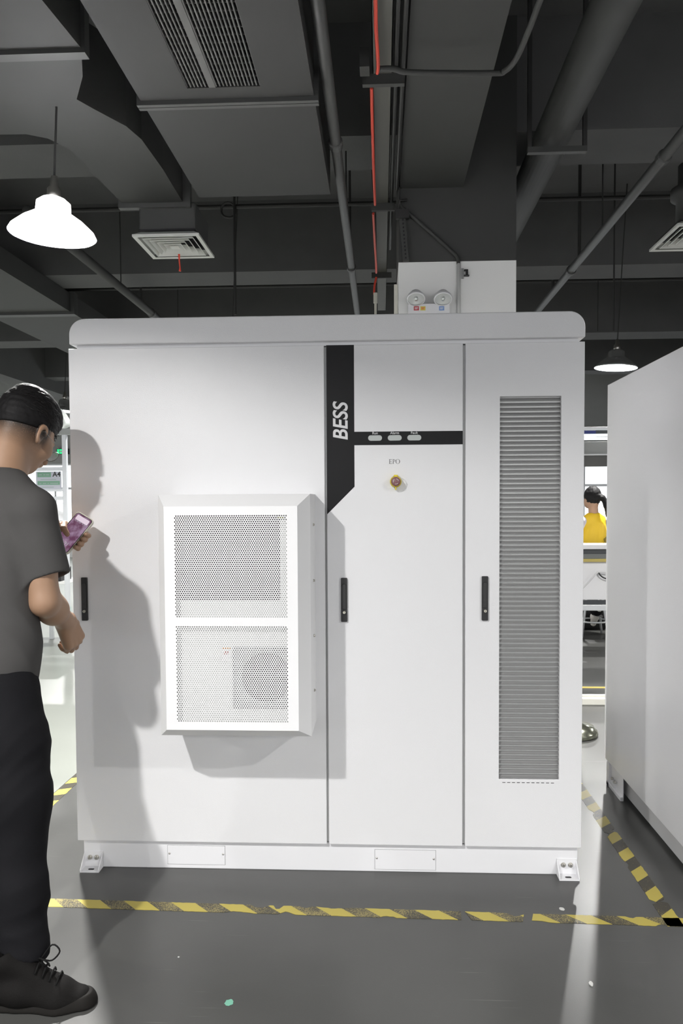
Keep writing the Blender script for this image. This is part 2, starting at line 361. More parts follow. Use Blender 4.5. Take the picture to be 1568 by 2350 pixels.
# big round pipe and its clamp
a = thing('round_pipe', 'thick round dark pipe slanting down behind the column at upper right', 'pipe', (1.11, 5, 3.77))
rel(MB().tube([(1.11, -3, 3.77), (1.11, 8.4, 3.77)], .113, 28), a).build('pipe', concl, a, True)
rel(MB().box(.93, 1.30, 5.30, 5.34, 3.615, 3.65), a).build('support_bar', pipem, a)
rel(MB().box(.93, .955, 5.30, 5.33, 3.65, ZC).box(1.275, 1.30, 5.30, 5.33, 3.65, ZC), a).build('hanger', pipek, a)
# smaller pipes running away from the camera
for nm, X, Z, r, y0, y1, lab in (('pipe', 1.72, 3.5, .034, 1.5, 9.6, 'slim grey pipe slanting down to the right of the thick round pipe'),
                                  ('pipe', -.245, 3.4, .030, 1.0, 9.0, 'slim grey pipe running away beside the large barred duct'),
                                  ('pipe', -2.75, 3.7, .045, 6.35, 14, 'dark pipe slanting down behind the left pendant lamp')):
    a = thing(nm, lab, 'pipe', (X, 5, Z)); rel(MB().tube([(X, y0, Z), (X, y1, Z)], r, 16), a).build('pipe_run', pipem, a, True)
    for y in (y0+(y1-y0)*.30, y0+(y1-y0)*.62): rel(MB().tube([(X, y, Z+r*.8), (X, y, ZC)], .006, 8), a).build('hanger', pipek, a)
    for y in (y0+(y1-y0)*.45, y0+(y1-y0)*.75): rel(MB().lathe([(r, y-.03), (r+.010, y-.025), (r+.010, y+.025), (r, y+.03)], (X, 0, Z), 'y', 16), a).build('coupling', pipem, a)
# pipes across the hall with drops
for (Y, Z, x0, x1, r, lab) in ((7.75, 4.2, -6, 6, .02, 'thin dark pipe crossing under the ceiling just behind the first beam'),
                               (10.4, 4.15, -6, 7, .02, 'thin dark pipe crossing the ceiling further back behind the second beam'),
                               (6.75, 4.3, 1.0, 6, .015, 'thin dark conduit crossing the ceiling right of the column')):
    top('cross_pipe', MB().tube([(x0, Y, Z), (x1, Y, Z)], r, 10), pipek, lab, 'pipe')
for (u, v0, v1, Y, r, lab) in ((538, 490, 722, 7.7, .012, 'vertical conduit hanging right of the left square diffuser'),
                         (1331, 455, 590, 7.8, .016, 'short vertical hanger rod behind the slim slanting pipe'),
                         (1411, 470, 760, 8.0, .008, 'long thin vertical wire hanging at upper right'),
                         (1270, 570, 672, 9.9, .018, 'stubby dark drop rod above the cabinet, near its right end'),
                         (322, 600, 690, 9.9, .014, 'dark drop rod below the left square diffuser'),
                         (1373, 640, 760, 10.3, .006, 'thin wire hanging close to the cabinet roof corner'),
                         (803, 445, 600, 7.9, .012, 'dark drop rod beside the slim central pipe')):
    A_, B_ = aY(u, v0, Y), aY(u, v1, Y)
    t_ = MB().tube([(A_[0], Y, B_[2]), (A_[0], Y, ZC)], r, 8)
    top('drop_rod', t_, pipek, lab, 'rod')
c = aY(524, 482, 7.72); b = MB(); pts = [(c[0]+.07*math.cos(t/16*6.4), 7.725+.01*math.sin(t), c[2]+.07*math.sin(t/16*6.4)) for t in range(17)]
b.tube(pts, .011, 8); top('cable_coil', b, pipek, 'small round coil of dark cable on the crossing pipe', 'cable')
# central cable tray, brackets, cables
ZT = 3.5
a = thing('cable_tray', 'narrow grey cable tray running overhead down the middle with cross brackets', 'cable tray', (0, 4, ZT))
rel(MB().box(-.035, .058, 1, 9.0, ZT, ZT+.006).box(-.035, -.031, 1, 9.0, ZT, ZT+.05).box(.054, .058, 1, 9.0, ZT, ZT+.05), a).build('tray', mat('tray_grey', (.075, .075, .065), .5), a)
for (u, v, w0, w1) in ((890, 188, -.085, .12), (885, 478, -.06, .10), (880, 634, -.08, .10)):
    q = aZ(u, v, ZT-.03); y = q[1]
    rel(MB().box(w0, w1, y-.02, y+.02, ZT-.045, ZT-.004).box(w0, w1, y-.022, y-.018, ZT-.05, ZT), a).build('cross_bracket', concl, a)
q = aZ(850, 165, ZT-.03)
rel(MB().box(-.095, -.05, q[1]-.05, q[1]+.04, ZT-.03, ZT+.06), a).build('junction_box', concl, a)
for x, lab in ((.078, 'black power cable nearest the tray, lying between tray and beam'), (.112, 'black power cable lying against the concrete beam')):
    top('power_cable', MB().tube([(x, 1, ZT+.03), (x, 3.5, ZT+.02), (x, 6.9 if x < .1 else 5.6, ZT+.02)], .012, 8), mat('cable_black', (.012, .012, .012), .5), lab, 'cable')
P_ = [aZ(u, v, 3.46) for u, v in ((858, -60), (862, 0), (863, 60), (866, 110), (868, 150), (866, 168))]
top('red_cable', MB().tube(smooth_path(P_, 4), .0085, 8), red, 'bright red cable hanging along the tray, the piece nearest the top of the photo', 'cable', 'red cable runs')
P_ = [aZ(u, v, 3.46) for u, v in ((853, 202), (855, 300), (858, 400), (861, 470))]
top('red_cable', MB().tube(smooth_path(P_, 4), .0085, 8), red, 'red cable piece along the tray, between first and second cross bracket', 'cable', 'red cable runs')
P_ = [aZ(u, v, 3.46) for u, v in ((857, 490), (860, 550), (863, 600), (864, 626))]
Pe = P_[-1]
P2 = [aY(864, 636, Pe[1]), aY(860, 655, Pe[1]), aY(859, 676, Pe[1])]
top('red_cable', MB().tube(smooth_path(P_, 4), .009, 8), red, 'red cable piece along the tray past the second cross bracket', 'cable', 'red cable runs')
a = thing('cable_connector', 'red cable tail ending in a cream plug above the cabinet roof', 'connector', (Pe[0], Pe[1], 3.0))
rel(MB().tube(smooth_path(P2, 4), .009, 8), a).build('cable_tail', red, a)
c0 = aY(862, 672, Pe[1]); c1 = aY(862, 696, Pe[1]); c2 = aY(862, 730, Pe[1])
rel(MB().box(c0[0]-.018, c0[0]+.018, Pe[1]-.015, Pe[1]+.015, c1[2], c0[2]), a).build('plug', cream, a, bevel=.004)
rel(MB().box(c0[0]-.011, c0[0]+.011, Pe[1]-.01, Pe[1]+.01, c2[2], c1[2]), a).build('lead', cream, a, bevel=.003)
# conduits
P_ = [aZ(u, v, 3.42) for u, v in ((872, 158), (905, 158), (945, 166), (1128, 168))]+[aZ(u, v, 3.42) for u, v in ((1160, 162), (1185, 135), (1212, 75), (1242, -5), (1270, -80))]
top('bent_conduit', MB().tube(smooth_path(P_, 5), .013, 10), concl, 'bent grey conduit crossing below the concrete beam and rising to the top of the photo', 'conduit', smooth=True)
P_ = [aY(u, v, COLY-.02) for u, v in ((915, 430), (917, 468), (945, 495), (1035, 575), (1050, 592), (1053, 610))]
a = thing('column_conduit', 'grey conduit running diagonally across the column then straight down its white part', 'conduit', (.5, COLY-.02, 3))
rel(MB().tube(smooth_path(P_, 5), .013, 10), a).build('diagonal_run', concl, a, True)
q = aY(1053, 605, COLY-.02); rel(MB().tube([(q[0], q[1], q[2]), (q[0], q[1], 2.2)], .014, 10), a).build('vertical_run', wallw, a, True)
P_ = [aY(u, v, 6.6) for u, v in ((785, 350), (835, 352), (856, 372), (860, 440))]; P_ = [(P_[0][0], 6.6, ZC)]+P_
top('bent_conduit', MB().tube(bend_path(P_, .12), .016, 8), pipek, 'short bent dark conduit between the slim pipe and the red cable', 'conduit')
# perforated strut on the column
q = aY(924, 500, COLY-.03); q2 = aY(932, 600, COLY-.03)
b = MB().prism([(q[0]-.02, q[2]), (q[0]+.02, q[2]), (q2[0]+.02, q2[2]), (q2[0]-.02, q2[2])], COLY-.045, COLY-.02, 'y')
a = thing('perforated_strut', 'perforated metal strut with a clamp fixed upright on the grey part of the column', 'strut', (q[0], COLY, q2[2])); rel(b, a).build('strut', concl, a)
b = MB()
for i in range(11):
    t = (i+.7)/11.5; x = q[0]+(q2[0]-q[0])*t; z = q[2]+(q2[2]-q[2])*t; b.box(x-.005, x+.005, COLY-.047, COLY-.044, z-.006, z+.006)
rel(b, a).build('holes', dark, a)
rel(MB().box(q[0]-.045, q[0]+.045, COLY-.06, COLY-.02, q[2]-.01, q[2]+.05).tube([(q[0]-.03, COLY-.03, q[2]+.05), (q[0]-.02, COLY-.05, q[2]+.11), (q[0]+.03, COLY-.03, q[2]+.12)], .01, 8), a).build('clamp', pipek, a)
q = aY(909, 655, COLY+.05); q2 = aY(909, 730, COLY+.05)
top('cream_trunking', MB().box(q[0]-.014, q[0]+.012, COLY+.02, COLY+.06, q2[2]-.5, q[2]), cream, 'upright cream cable trunking at the left edge of the white column base', 'trunking', bevel=.003)
# number mark on the column
q = aY(1071, 626, COLY-.006)
a = thing('column_sensor', 'small black bracket on a grey smudged plate on the white column', 'bracket', (q[0], COLY-.006, q[2]))
rel(MB().box(q[0]-.035, q[0]-.018, COLY-.010, COLY-.004, q[2]-.04, q[2]+.03), a).build('plate', mat('smudge_grey', (.35, .35, .35), .8), a)
rel(MB().box(q[0]-.007, q[0]+.009, COLY-.03, COLY-.006, q[2]-.02, q[2]+.018).box(q[0]-.018, q[0]+.0, COLY-.03, COLY-.006, q[2]+.008, q[2]+.018).box(q[0]-.020, q[0]+.016, COLY-.035, COLY-.006, q[2]-.028, q[2]-.02), a).build('clip', blackp, a, bevel=.002)
# emergency light
q0, q1 = aY(936, 697, COLY-.07), aY(1033, 712, COLY-.07)
a = thing('emergency_light', 'white twin-head emergency light mounted on the white column above the cabinet', 'emergency light', ((q0[0]+q1[0])/2, COLY-.04, q0[2]-.1))
rel(MB().box(q0[0], q1[0], COLY-.07, COLY-.01, q0[2]-.13, q0[2]), a).build('housing', whiteflat, a, bevel=.006)
s0 = aY(950, 703, COLY-.071)
for (du, wd, cm) in ((950, .035, mat('sticker_red', (.45, .05, .06), .5)), (965, .035, mat('sticker_yellow', (.7, .6, .12), .5)), (1008, .035, mat('sticker_blue', (.18, .3, .6), .5))):
    s = aY(du, 703, COLY-.071); rel(MB().box(s[0], s[0]+wd, COLY-.0715, COLY-.069, s[2]-.028, s[2]), a).build('sticker', cm, a)
    rel(MB().box(s[0]+.006, s[0]+wd-.006, COLY-.0722, COLY-.0712, s[2]-.012, s[2]-.008).box(s[0]+.006, s[0]+wd-.010, COLY-.0722, COLY-.0712, s[2]-.020, s[2]-.016), a).build('print', txtw if cm.name != 'sticker_yellow' else red, a)
for u in (955, 1017):
    s = aY(u, 684, COLY-.12); hd = MB(); prof = [(.0, 0.05), (.035, .045), (.058, .01), (.062, -.005), (.062, -.012), (.056, -.012)]
    hd.lathe(prof, (0, 0, 0), 'z', 28); M = Matrix.Translation(s) @ Matrix.Rotation(math.radians(-30), 4, 'X')
    hd.v = [tuple(M @ Vector(v)) for v in hd.v]; h_ = rel(hd, a).build('lamp_head', whiteflat, a, True)
    ln = MB().lathe([(0, -.006), (.03, -.008), (.056, -.010)], (0, 0, 0), 'z', 28).lathe([(0, -.02), (.012, -.018), (.014, -.008)], (0, 0, 0), 'z', 16); ln.v = [tuple(M @ Vector(v)) for v in ln.v]
    o_ = rel(ln, a).build('lens', mat('lens_silver', (.65, .67, .66), .15, .8), a, True)
    rel(MB().tube([(s[0], s[1]+.03, s[2]), (s[0], COLY-.04, q0[2]-.005)], .008, 8), a).build('stem', whiteflat, a)
#@@PART2

# ------------------------------------------------------------------ the large white cabinet
D = 3.065
cab = thing('storage_cabinet', 'tall white three-door energy storage cabinet with a black corner band, facing the camera', 'cabinet', (-.215, D+.55, 0))
def crel(mb, m, name, parent=None, **k):
    o = rel(mb, cab).build(name, m, parent or cab, **k); return o
def ctext(s, name, size, m, x, z, y, parent, rot=0, **k):
    return text(s, name, size, m, Matrix.Translation(-cab.location) @ wallplane(x, y, z, rot), parent, **k)
X0, X1, ZB, ZT_ = -1.1815, .749, .112, 2.004
crel(MB().box(X0+.012, X1-.012, D+.042, D+1.08, ZB, 2.012), whiteflat, 'body', bevel=.004)
crel(MB().box(X0+.004, X1-.004, D+.020, D+.042, ZB+.004, 2.0), mat('door_gasket_grey', (.75, .76, .75), .6), 'gasket')
# hood with rounded shoulders
def rrect_top(x0, x1, z0, z1, r, n=10):
    p = [(x0, z0), (x1, z0)]
    for i in range(n+1):
        a = math.pi/2*i/n; p.append((x1-r+r*math.cos(a), z1-r+r*math.sin(a)))
    for i in range(n+1):
        a = math.pi/2*i/n; p.append((x0+r-r*math.sin(a), z1-r+r*math.cos(a)))
    return p
hz0, hz1 = 2.017, 2.112
hb = crel(MB().prism(rrect_top(-1.172, .747, hz0, hz1, .058), D-.016, D+1.12, 'y'), white, 'roof_hood', bevel=.004, bseg=3)
crel(MB().prism([(-1.152, 2.004), (.727, 2.004), (.727, hz0+.001), (-1.152, hz0+.001)], D+.012, D+1.08, 'y'), whiteflat, 'roof_neck')
# doors
def door(x0, x1, hole=None):
    mb = MB(); y0, y1 = D, D+.019
    if hole:
        a, b, c, d = hole
        mb.box(x0, a, y0, y1, ZB, ZT_).box(b, x1, y0, y1, ZB, ZT_).box(a, b, y0, y1, ZB, c).box(a, b, y0, y1, d, ZT_)
        # one welded sheet: front ring as flush quads
    else: mb.box(x0, x1, y0, y1, ZB, ZT_)
    return mb
def door_ring(x0, x1, hole):
    a, b, c, d = hole; y0, y1 = D, D+.019; v = []
    for y in (y0, y1): v += [(x0, y, ZB), (x1, y, ZB), (x1, y, ZT_), (x0, y, ZT_), (a, y, c), (b, y, c), (b, y, d), (a, y, d)]
    f = []
    for i in range(4):
        j = (i+1) % 4
        f += [(i, j, 4+j, 4+i), (8+i, 12+i, 12+j, 8+j), (i, 8+i, 8+j, j), (4+i, 4+j, 12+j, 12+i)]
    return MB().add(v, f)
dl_ = crel(door(X0, -.2115), white, 'door', bevel=.0025)
dm_ = crel(door(-.2035, .304), white, 'door', bevel=.0025)
LH = (.4405, .6645, .372, 1.806)
dr_ = crel(door_ring(.3135, X1, LH), white, 'door', bevel=.0018)
# louvre panel in the right door: recessed slats with a bright lip
lv = MB(); n = 81; p = (LH[3]-LH[2])/n
for i in range(n):
    zt = LH[3]-i*p
    lv.add([(LH[0], D+.024, zt), (LH[1], D+.024, zt), (LH[1], D+.012, zt-p*.62), (LH[0], D+.012, zt-p*.62),
            (LH[0], D+.009, zt-p*.66), (LH[1], D+.009, zt-p*.66), (LH[1], D+.009, zt-p*.80), (LH[0], D+.009, zt-p*.80),
            (LH[0], D+.026, zt-p*.84), (LH[1], D+.026, zt-p*.84), (LH[1], D+.026, zt-p), (LH[0], D+.026, zt-p)],
           [(0, 1, 2, 3), (3, 2, 5, 4), (4, 5, 6, 7), (7, 6, 9, 8), (8, 9, 10, 11)])
crel(lv, filt, 'louvre_panel', dr_)
crel(MB().box(LH[0], LH[1], D+.0265, D+.0295, LH[2], LH[3]), dark, 'louvre_backing', dr_)
ds = MB()
for i in range(11):
    x = .4535+i*.0181; ds.box(x, x+.0115, D-.0004, D+.001, .3585, .3608)
crel(ds, txtk, 'drain_slots', dr_)
# black vinyl band
band = [(-.2030, 2.0035), (-.0995, 2.0035), (-.0995, 1.6815), (.3035, 1.6815), (.3035, 1.6315), (-.0995, 1.6315), (-.0995, 1.477), (-.2030, 1.3735)]
crel(MB().prism(band, D-.0006, D-.0001, 'y'), black, 'black_band', dm_)
ctext('BESS', 'lettering', .0765, txtw, -.1485, 1.719, D-.0012, dm_, math.pi/2, shear=.2, bold=.0014, sx=.93)
for x, s in ((-.0220, 'Run'), (.0512, 'Alarm'), (.1240, 'Fault')):
    pl = MB(); pts = []
    for k in range(24):
        a = 2*math.pi*k/24; pts.append((x+(.0155 if math.cos(a) > 0 else -.0155)+.0105*math.cos(a), 1.6575+.0105*math.sin(a)))
    pl.prism(pts, D-.0035, D-.0001, 'y'); crel(pl, mat('lens_frosted', (.50, .53, .52), .35), 'indicator_lens', dm_, bevel=.0008)
    ctext(s, 'indicator_text', .0135, txtw, x, 1.6755, D-.0012, dm_, bold=.0001)
# EPO in thin serif strokes
ep = MB()
def st(x0, x1, z0, z1): ep.box(x0, x1, D-.0007, D-.0001, z0, z1)
bx, bz, hh = .0300, 1.5615, .0165
st(bx+.0015, bx+.0035, bz, bz+hh); st(bx, bx+.0110, bz, bz+.0009); st(bx, bx+.0105, bz+hh-.0009, bz+hh); st(bx+.003, bx+.0085, bz+hh*.5-.0004, bz+hh*.5+.0004)
st(bx+.0102, bx+.0110, bz, bz+.0035); st(bx+.0098, bx+.0105, bz+hh-.0035, bz+hh); st(bx+.008, bx+.0086, bz+hh*.5-.0018, bz+hh*.5+.0018)
px_ = bx+.0135; st(px_+.0012, px_+.0030, bz, bz+hh); st(px_, px_+.0045, bz, bz+.0008); st(px_, px_+.006, bz+hh-.0008, bz+hh)
def arc(cx, cz, rx, rz, a0, a1, wv, n=18):
    o_, i_ = [], []
    for k in range(n+1):
        a = a0+(a1-a0)*k/n; c, s = math.cos(a), math.sin(a); t = wv*(.35+.65*abs(c))
        o_.append((cx+rx*c, cz+rz*s)); i_.append((cx+(rx-t)*c, cz+(rz-t*.6)*s))
    for k in range(n): ep.prism([o_[k], o_[k+1], i_[k+1], i_[k]], D-.0007, D-.0001, 'y')
arc(px_+.0045, bz+hh*.74, .0052, hh*.26, -math.pi/2, math.pi/2, .0018); st(px_+.002, px_+.0048, bz+hh*.48, bz+hh*.48+.0008)
arc(bx+.0325, bz+hh/2, .0078, hh*.53, 0, 2*math.pi, .0021, 36)
crel(ep, txtk, 'lettering', dm_)
# emergency stop
mauve = mat('button_mauve', (.25, .115, .12), .45)
bxx, bzz = .0545, 1.4945
crel(MB().lathe([(0, 0), (.0215, 0), (.0215, -.012), (.0195, -.022), (.0175, -.022), (.0175, -.012), (0, -.012)], (bxx, D, bzz), 'y', 32), yel, 'emergency_stop_shroud', dm_, smooth=False)
crel(MB().lathe([(0, -.010), (.010, -.010), (.010, -.022), (.0168, -.026), (.0168, -.036), (.0150, -.0385), (0, -.0390)], (bxx, D, bzz), 'y', 36), mauve, 'emergency_stop_button', dm_, smooth=True)
crel(MB().box(bxx-.0075, bxx+.0075, D-.020, D-.001, bzz+.0195, bzz+.025).box(bxx-.002, bxx+.002, D-.020, D-.001, bzz-.031, bzz-.020), mat('tab_yellow', (.80, .66, .03), .5), 'shroud_tabs', dm_, bevel=.001)
mk = MB()
for a0 in (.15, 2.25, 4.35):
    pts = []
    for k in range(9): a = a0+1.25*k/8; pts.append((bxx+.0102*math.cos(a), bzz+.0102*math.sin(a)))
    for k in range(8, -1, -1): a = a0+1.25*k/8; pts.append((bxx+.0088*math.cos(a), bzz+.0088*math.sin(a)))
    mk.prism(pts, D-.0396, D-.0388, 'y')
crel(mk, txtw, 'button_arrows', dm_)
cl = mat('clear_plastic', (1, 1, 1), .05, trans=1)
crel(MB().lathe([(.024, -.001), (.026, -.001), (.026, -.003), (.024, -.003)], (bxx+.016, D, bzz-.012), 'y', 32, closed=True), cl, 'clear_guard_ring', dm_)
# swing handles
def handle(x, z, dr):
    w2, h2 = .0118, .083; pts = []
    for (cx, cz, a0) in ((x+w2-.003, z+h2-.003, 0), (x-w2+.003, z+h2-.003, math.pi/2), (x-w2+.003, z-h2+.003, math.pi), (x+w2-.003, z-h2+.003, math.pi*1.5)):
        for k in range(4): a = a0+math.pi/2*k/3; pts.append((cx+.003*math.cos(a), cz+.003*math.sin(a)))
    crel(MB().prism(pts, D-.009, D, 'y'), blackp, 'handle_plate', dr, bevel=.001)
    lv_ = []
    for k in range(9): a = math.pi*k/8; lv_.append((x+.0075*math.cos(a), z+.052+.0085*math.sin(a)))
    lv_ += [(x-.0075, z-.035), (x+.0075, z-.035)]
    crel(MB().prism(lv_, D-.0125, D-.009, 'y'), mat('lever_black', (.026, .026, .027), .38), 'handle_lever', dr, bevel=.0015)
    gr_ = MB()
    for k in range(8):
        a, b_ = math.pi*k/8, math.pi*(k+1)/8
        gr_.prism([(x+.0075*math.cos(a), z+.052+.0085*math.sin(a)), (x+.0075*math.cos(b_), z+.052+.0085*math.sin(b_)), (x+.0092*math.cos(b_), z+.052+.0102*math.sin(b_)), (x+.0092*math.cos(a), z+.052+.0102*math.sin(a))], D-.0094, D-.0089, 'y')
    crel(gr_, dark, 'finger_recess', dr)
    crel(MB().lathe([(0, -.0185), (.0046, -.0185), (.0052, -.0175), (.0052, -.009)], (x+.0005, D, z-.0465), 'y', 24), mat('lock_nickel', (.75, .72, .62), .3, .8), 'lock_cylinder', dr, smooth=False)
    crel(MB().box(x-.0003, x+.0013, D-.0189, D-.0184, z-.0497, z-.0433), txtk, 'key_slot', dr)
handle(-1.134, 1.054, dl_); handle(-.1405, 1.0515, dm_); handle(.386, 1.0575, dr_)
# plinth, covers, brackets
crel(MB().box(-1.165, .741, D+.02, D+1.05, 0, ZB), whiteflat, 'plinth', bevel=.003)
crel(MB().box(-1.165, .741, D+.016, D+.02, .088, .094), whiteflat, 'plinth_edge') if False else None
def cover(x0, x1, z0, z1):
    y = D+.02
    crel(MB().box(x0-.0012, x1+.0012, y-.0006, y, z0-.0012, z1+.0012), mat('seam_grey', (.22, .22, .22), .7), 'cover_seam')
    c = crel(MB().box(x0, x1, y-.0022, y, z0, z1), whiteflat, 'access_cover', bevel=.0006)
    for x in (x0+.007, x1-.007):
        crel(MB().lathe([(0, -.0035), (.0028, -.003), (.0040, -.0012), (.0040, 0)], (x, y-.002, (z0+z1)/2+.006), 'y', 14), steel, 'screw', c, smooth=True)
cover(-.833, -.609, .017, .090); cover(-.028, .204, .010, .086)
def bracket(x0, x1):
    y = D+.02; w_ = .0035
    br = MB().box(x0, x1, y-w_, y, .004, .064).box(x0, x1, y-.052, y, 0, .004)
    br.prism([(y, .004), (y, .060), (y-.052, .010), (y-.052, .004)], x0, x0+w_, 'x').prism([(y, .004), (y, .060), (y-.052, .010), (y-.052, .004)], x1-w_, x1, 'x')
    b_ = crel(br, whiteflat, 'mounting_bracket', bevel=.0008)
    for x in (x0+(x1-x0)*.32, x0+(x1-x0)*.68):
        crel(MB().lathe([(0, -.012), (.0055, -.012), (.0065, -.010), (.0065, -.004), (.0095, -.0035), (.0095, 0)], (x, y-w_, .040), 'y', 12), steel, 'bolt', b_)
    sl = [((x0+x1)/2+(.006 if math.cos(a) > 0 else -.006)+.0058*math.cos(a), y-.030+.0058*math.sin(a)) for a in [2*math.pi*k/16 for k in range(16)]]
    crel(MB().prism(sl, .0040, .0046, 'z'), dark, 'slot', b_)
bracket(-1.163, -1.089); bracket(.662, .737)

# air conditioning unit in the left door
YO, YF = D-.22, D-.29
O = (-.785, -.248, .593, 1.449); Fr = (-.747, -.286, .632, 1.407)
G1 = (-.7125, -.3205, 1.024, 1.3775); G2 = (-.7115, -.3205, .660, .995)
ac = MB()
v = []
for (a, y) in ((O, D), (O, YO), (Fr, YF)): v += [(a[0], y, a[2]), (a[1], y, a[2]), (a[1], y, a[3]), (a[0], y, a[3])]
f = [(i, (i+1) % 4, 4+(i+1) % 4, 4+i) for i in range(4)]+[(4+i, 4+(i+1) % 4, 8+(i+1) % 4, 8+i) for i in range(4)]
ac.add(v, f)
def hole_sheet(mb, R, holes, y):          # stacked holes in one column
    zs = R[2]
    for h in holes[::-1]:
        mb.add([(R[0], y, zs), (R[1], y, zs), (R[1], y, h[2]), (R[0], y, h[2])], [(0, 1, 2, 3)])
        mb.add([(R[0], y, h[2]), (h[0], y, h[2]), (h[0], y, h[3]), (R[0], y, h[3])], [(0, 1, 2, 3)])
        mb.add([(h[1], y, h[2]), (R[1], y, h[2]), (R[1], y, h[3]), (h[1], y, h[3])], [(0, 1, 2, 3)])
        zs = h[3]
    mb.add([(R[0], y, zs), (R[1], y, zs), (R[1], y, R[3]), (R[0], y, R[3])], [(0, 1, 2, 3)])
hole_sheet(ac, Fr, [G1, G2], YF)
acu = crel(ac, acwhite, 'air_conditioner', None)
def perforated(R, parent):
    pz, pxx, r = .00668, .00775, .00262; nz = int(round((R[3]-R[2])/pz)); pz = (R[3]-R[2])/nz; nx = int((R[1]-R[0]-pxx/2)/pxx)
    pxx = (R[1]-R[0])/(nx+.5); V = []; Fc = []; y0, y1 = YF+.0002, YF+.0014
    for j in range(nz):
        zc = R[2]+(j+.5)*pz; off = 0 if j % 2 else pxx/2
        # filler at the short end
        xa, xb = (R[1]-pxx/2, R[1]) if j % 2 else (R[0], R[0]+pxx/2)
        k = len(V); V += [(xa, y0, zc-pz/2), (xb, y0, zc-pz/2), (xb, y0, zc+pz/2), (xa, y0, zc+pz/2)]; Fc.append((k, k+1, k+2, k+3))
        for i in range(nx):
            xc = R[0]+off+(i+.5)*pxx; k = len(V)
            hx, hz = pxx/2, pz/2
            V += [(xc+a*hx, y0, zc+b*hz) for a, b in ((1, 0), (1, 1), (0, 1), (-1, 1), (-1, 0), (-1, -1), (0, -1), (1, -1))]
            V += [(xc+r*math.cos(math.pi/4*q), y0, zc+r*math.sin(math.pi/4*q)) for q in range(8)]
            V += [(xc+r*math.cos(math.pi/4*q), y1, zc+r*math.sin(math.pi/4*q)) for q in range(8)]
            for q in range(8):
                q2 = (q+1) % 8; Fc.append((k+q, k+q2, k+8+q2, k+8+q)); Fc.append((k+8+q, k+8+q2, k+16+q2, k+16+q))
    L = cab.location
    me = bpy.data.meshes.new('perforated_grille'); me.from_pydata([(a-L.x, b-L.y, c-L.z) for a, b, c in V], [], Fc); me.update()
    return link('perforated_grille', me, acwhite, parent)
perforated(G1, acu); perforated(G2, acu)
# what shows through the holes
YI = YF+.034
ip = MB(); hole_sheet(ip, (Fr[0]+.003, Fr[1]-.003, 1.005, Fr[3]-.003), [(-.742, -.350, 1.078, 1.400)], YI)
crel(ip, panelg, 'inner_panel_upper', acu)
cm_ = MB().box(-.744, -.345, YI+.03, YI+.05, 1.07, 1.403)
crel(cm_, mat('coil_dark', (.035, .033, .05), .4, .3), 'condenser_coil', acu)
fins = MB()
for i in range(24): z = 1.083+i*.0132; fins.box(-.741, -.35, YI+.024, YI+.03, z, z+.004)
crel(fins, mat('coil_tube_copper', (.10, .08, .10), .35, .7), 'coil_tubes', acu)
ip = MB(); hole_sheet(ip, (Fr[0]+.003, Fr[1]-.003, Fr[2]+.003, 1.005), [(-.5205, -.292, .699, .918)], YI)
crel(ip, panelg, 'inner_panel_lower', acu)
cx, cz, rr = -.404, .806, .088; fp = MB(); NN = 48; vv = []; sq = []
for k in range(NN):
    a = 2*math.pi*k/NN; c, s = math.cos(a), math.sin(a); t = 1e9
    if c > 1e-6: t = min(t, (-.292-cx)/c)
    if c < -1e-6: t = min(t, (-.5205-cx)/c)
    if s > 1e-6: t = min(t, (.918-cz)/s)
    if s < -1e-6: t = min(t, (.699-cz)/s)
    vv.append((cx+rr*c, YI+.02, cz+rr*s)); sq.append((cx+t*c, YI+.012, cz+t*s))
fp.add(vv+sq, [(k, (k+1) % NN, NN+(k+1) % NN, NN+k) for k in range(NN)])
crel(fp, mat('fan_plate_grey', (.33, .34, .35), .5), 'fan_plate', acu)
crel(MB().lathe([(rr, .0), (rr, .06), (0, .06)], (cx, YI+.02, cz), 'y', 40), dark, 'fan_well', acu)
fb = MB().lathe([(0, .006), (.028, .008), (.030, .04)], (cx, YI+.02, cz), 'y', 24)
for k in range(7):
    a = 2*math.pi*k/7; c, s = math.cos(a), math.sin(a); c2, s2 = math.cos(a+.55), math.sin(a+.55)
    fb.add([(cx+.028*c, YI+.03, cz+.028*s), (cx+.082*c, YI+.03, cz+.082*s), (cx+.082*c2, YI+.055, cz+.082*s2), (cx+.028*c2, YI+.055, cz+.028*s2)], [(0, 1, 2, 3)])
crel(fb, mat('fan_black', (.03, .03, .035), .5), 'fan', acu)
crel(MB().box(-.5560, -.5265, YI-.002, YI-.0005, .866, .916), mat('label_white', (.8, .8, .8), .6), 'warning_label', acu)
crel(MB().box(-.5560, -.5265, YI-.003, YI-.0021, .908, .916), mat('label_orange', (.75, .33, .05), .6), 'label_heading', acu)
crel(MB().box(-.5500, -.5330, YI-.003, YI-.0021, .892, .902), mat('label_red', (.5, .08, .06), .6), 'label_symbol', acu)
crel(MB().box(-.3560, -.3365, YI-.002, YI-.0005, 1.362, 1.372), mat('label_yellow', (.75, .7, .08), .6), 'yellow_label', acu)
for (u, vv_) in ((719, 1204), (720, 1332), (722, 1458), (723, 1583)):
    z = aY(u, vv_, D-.10)[2]
    crel(MB().lathe([(0, .0065), (.0035, .006), (.005, .002), (.005, 0)], (O[1], D-.105, z), 'x', 14), steel, 'screw', acu, smooth=True)
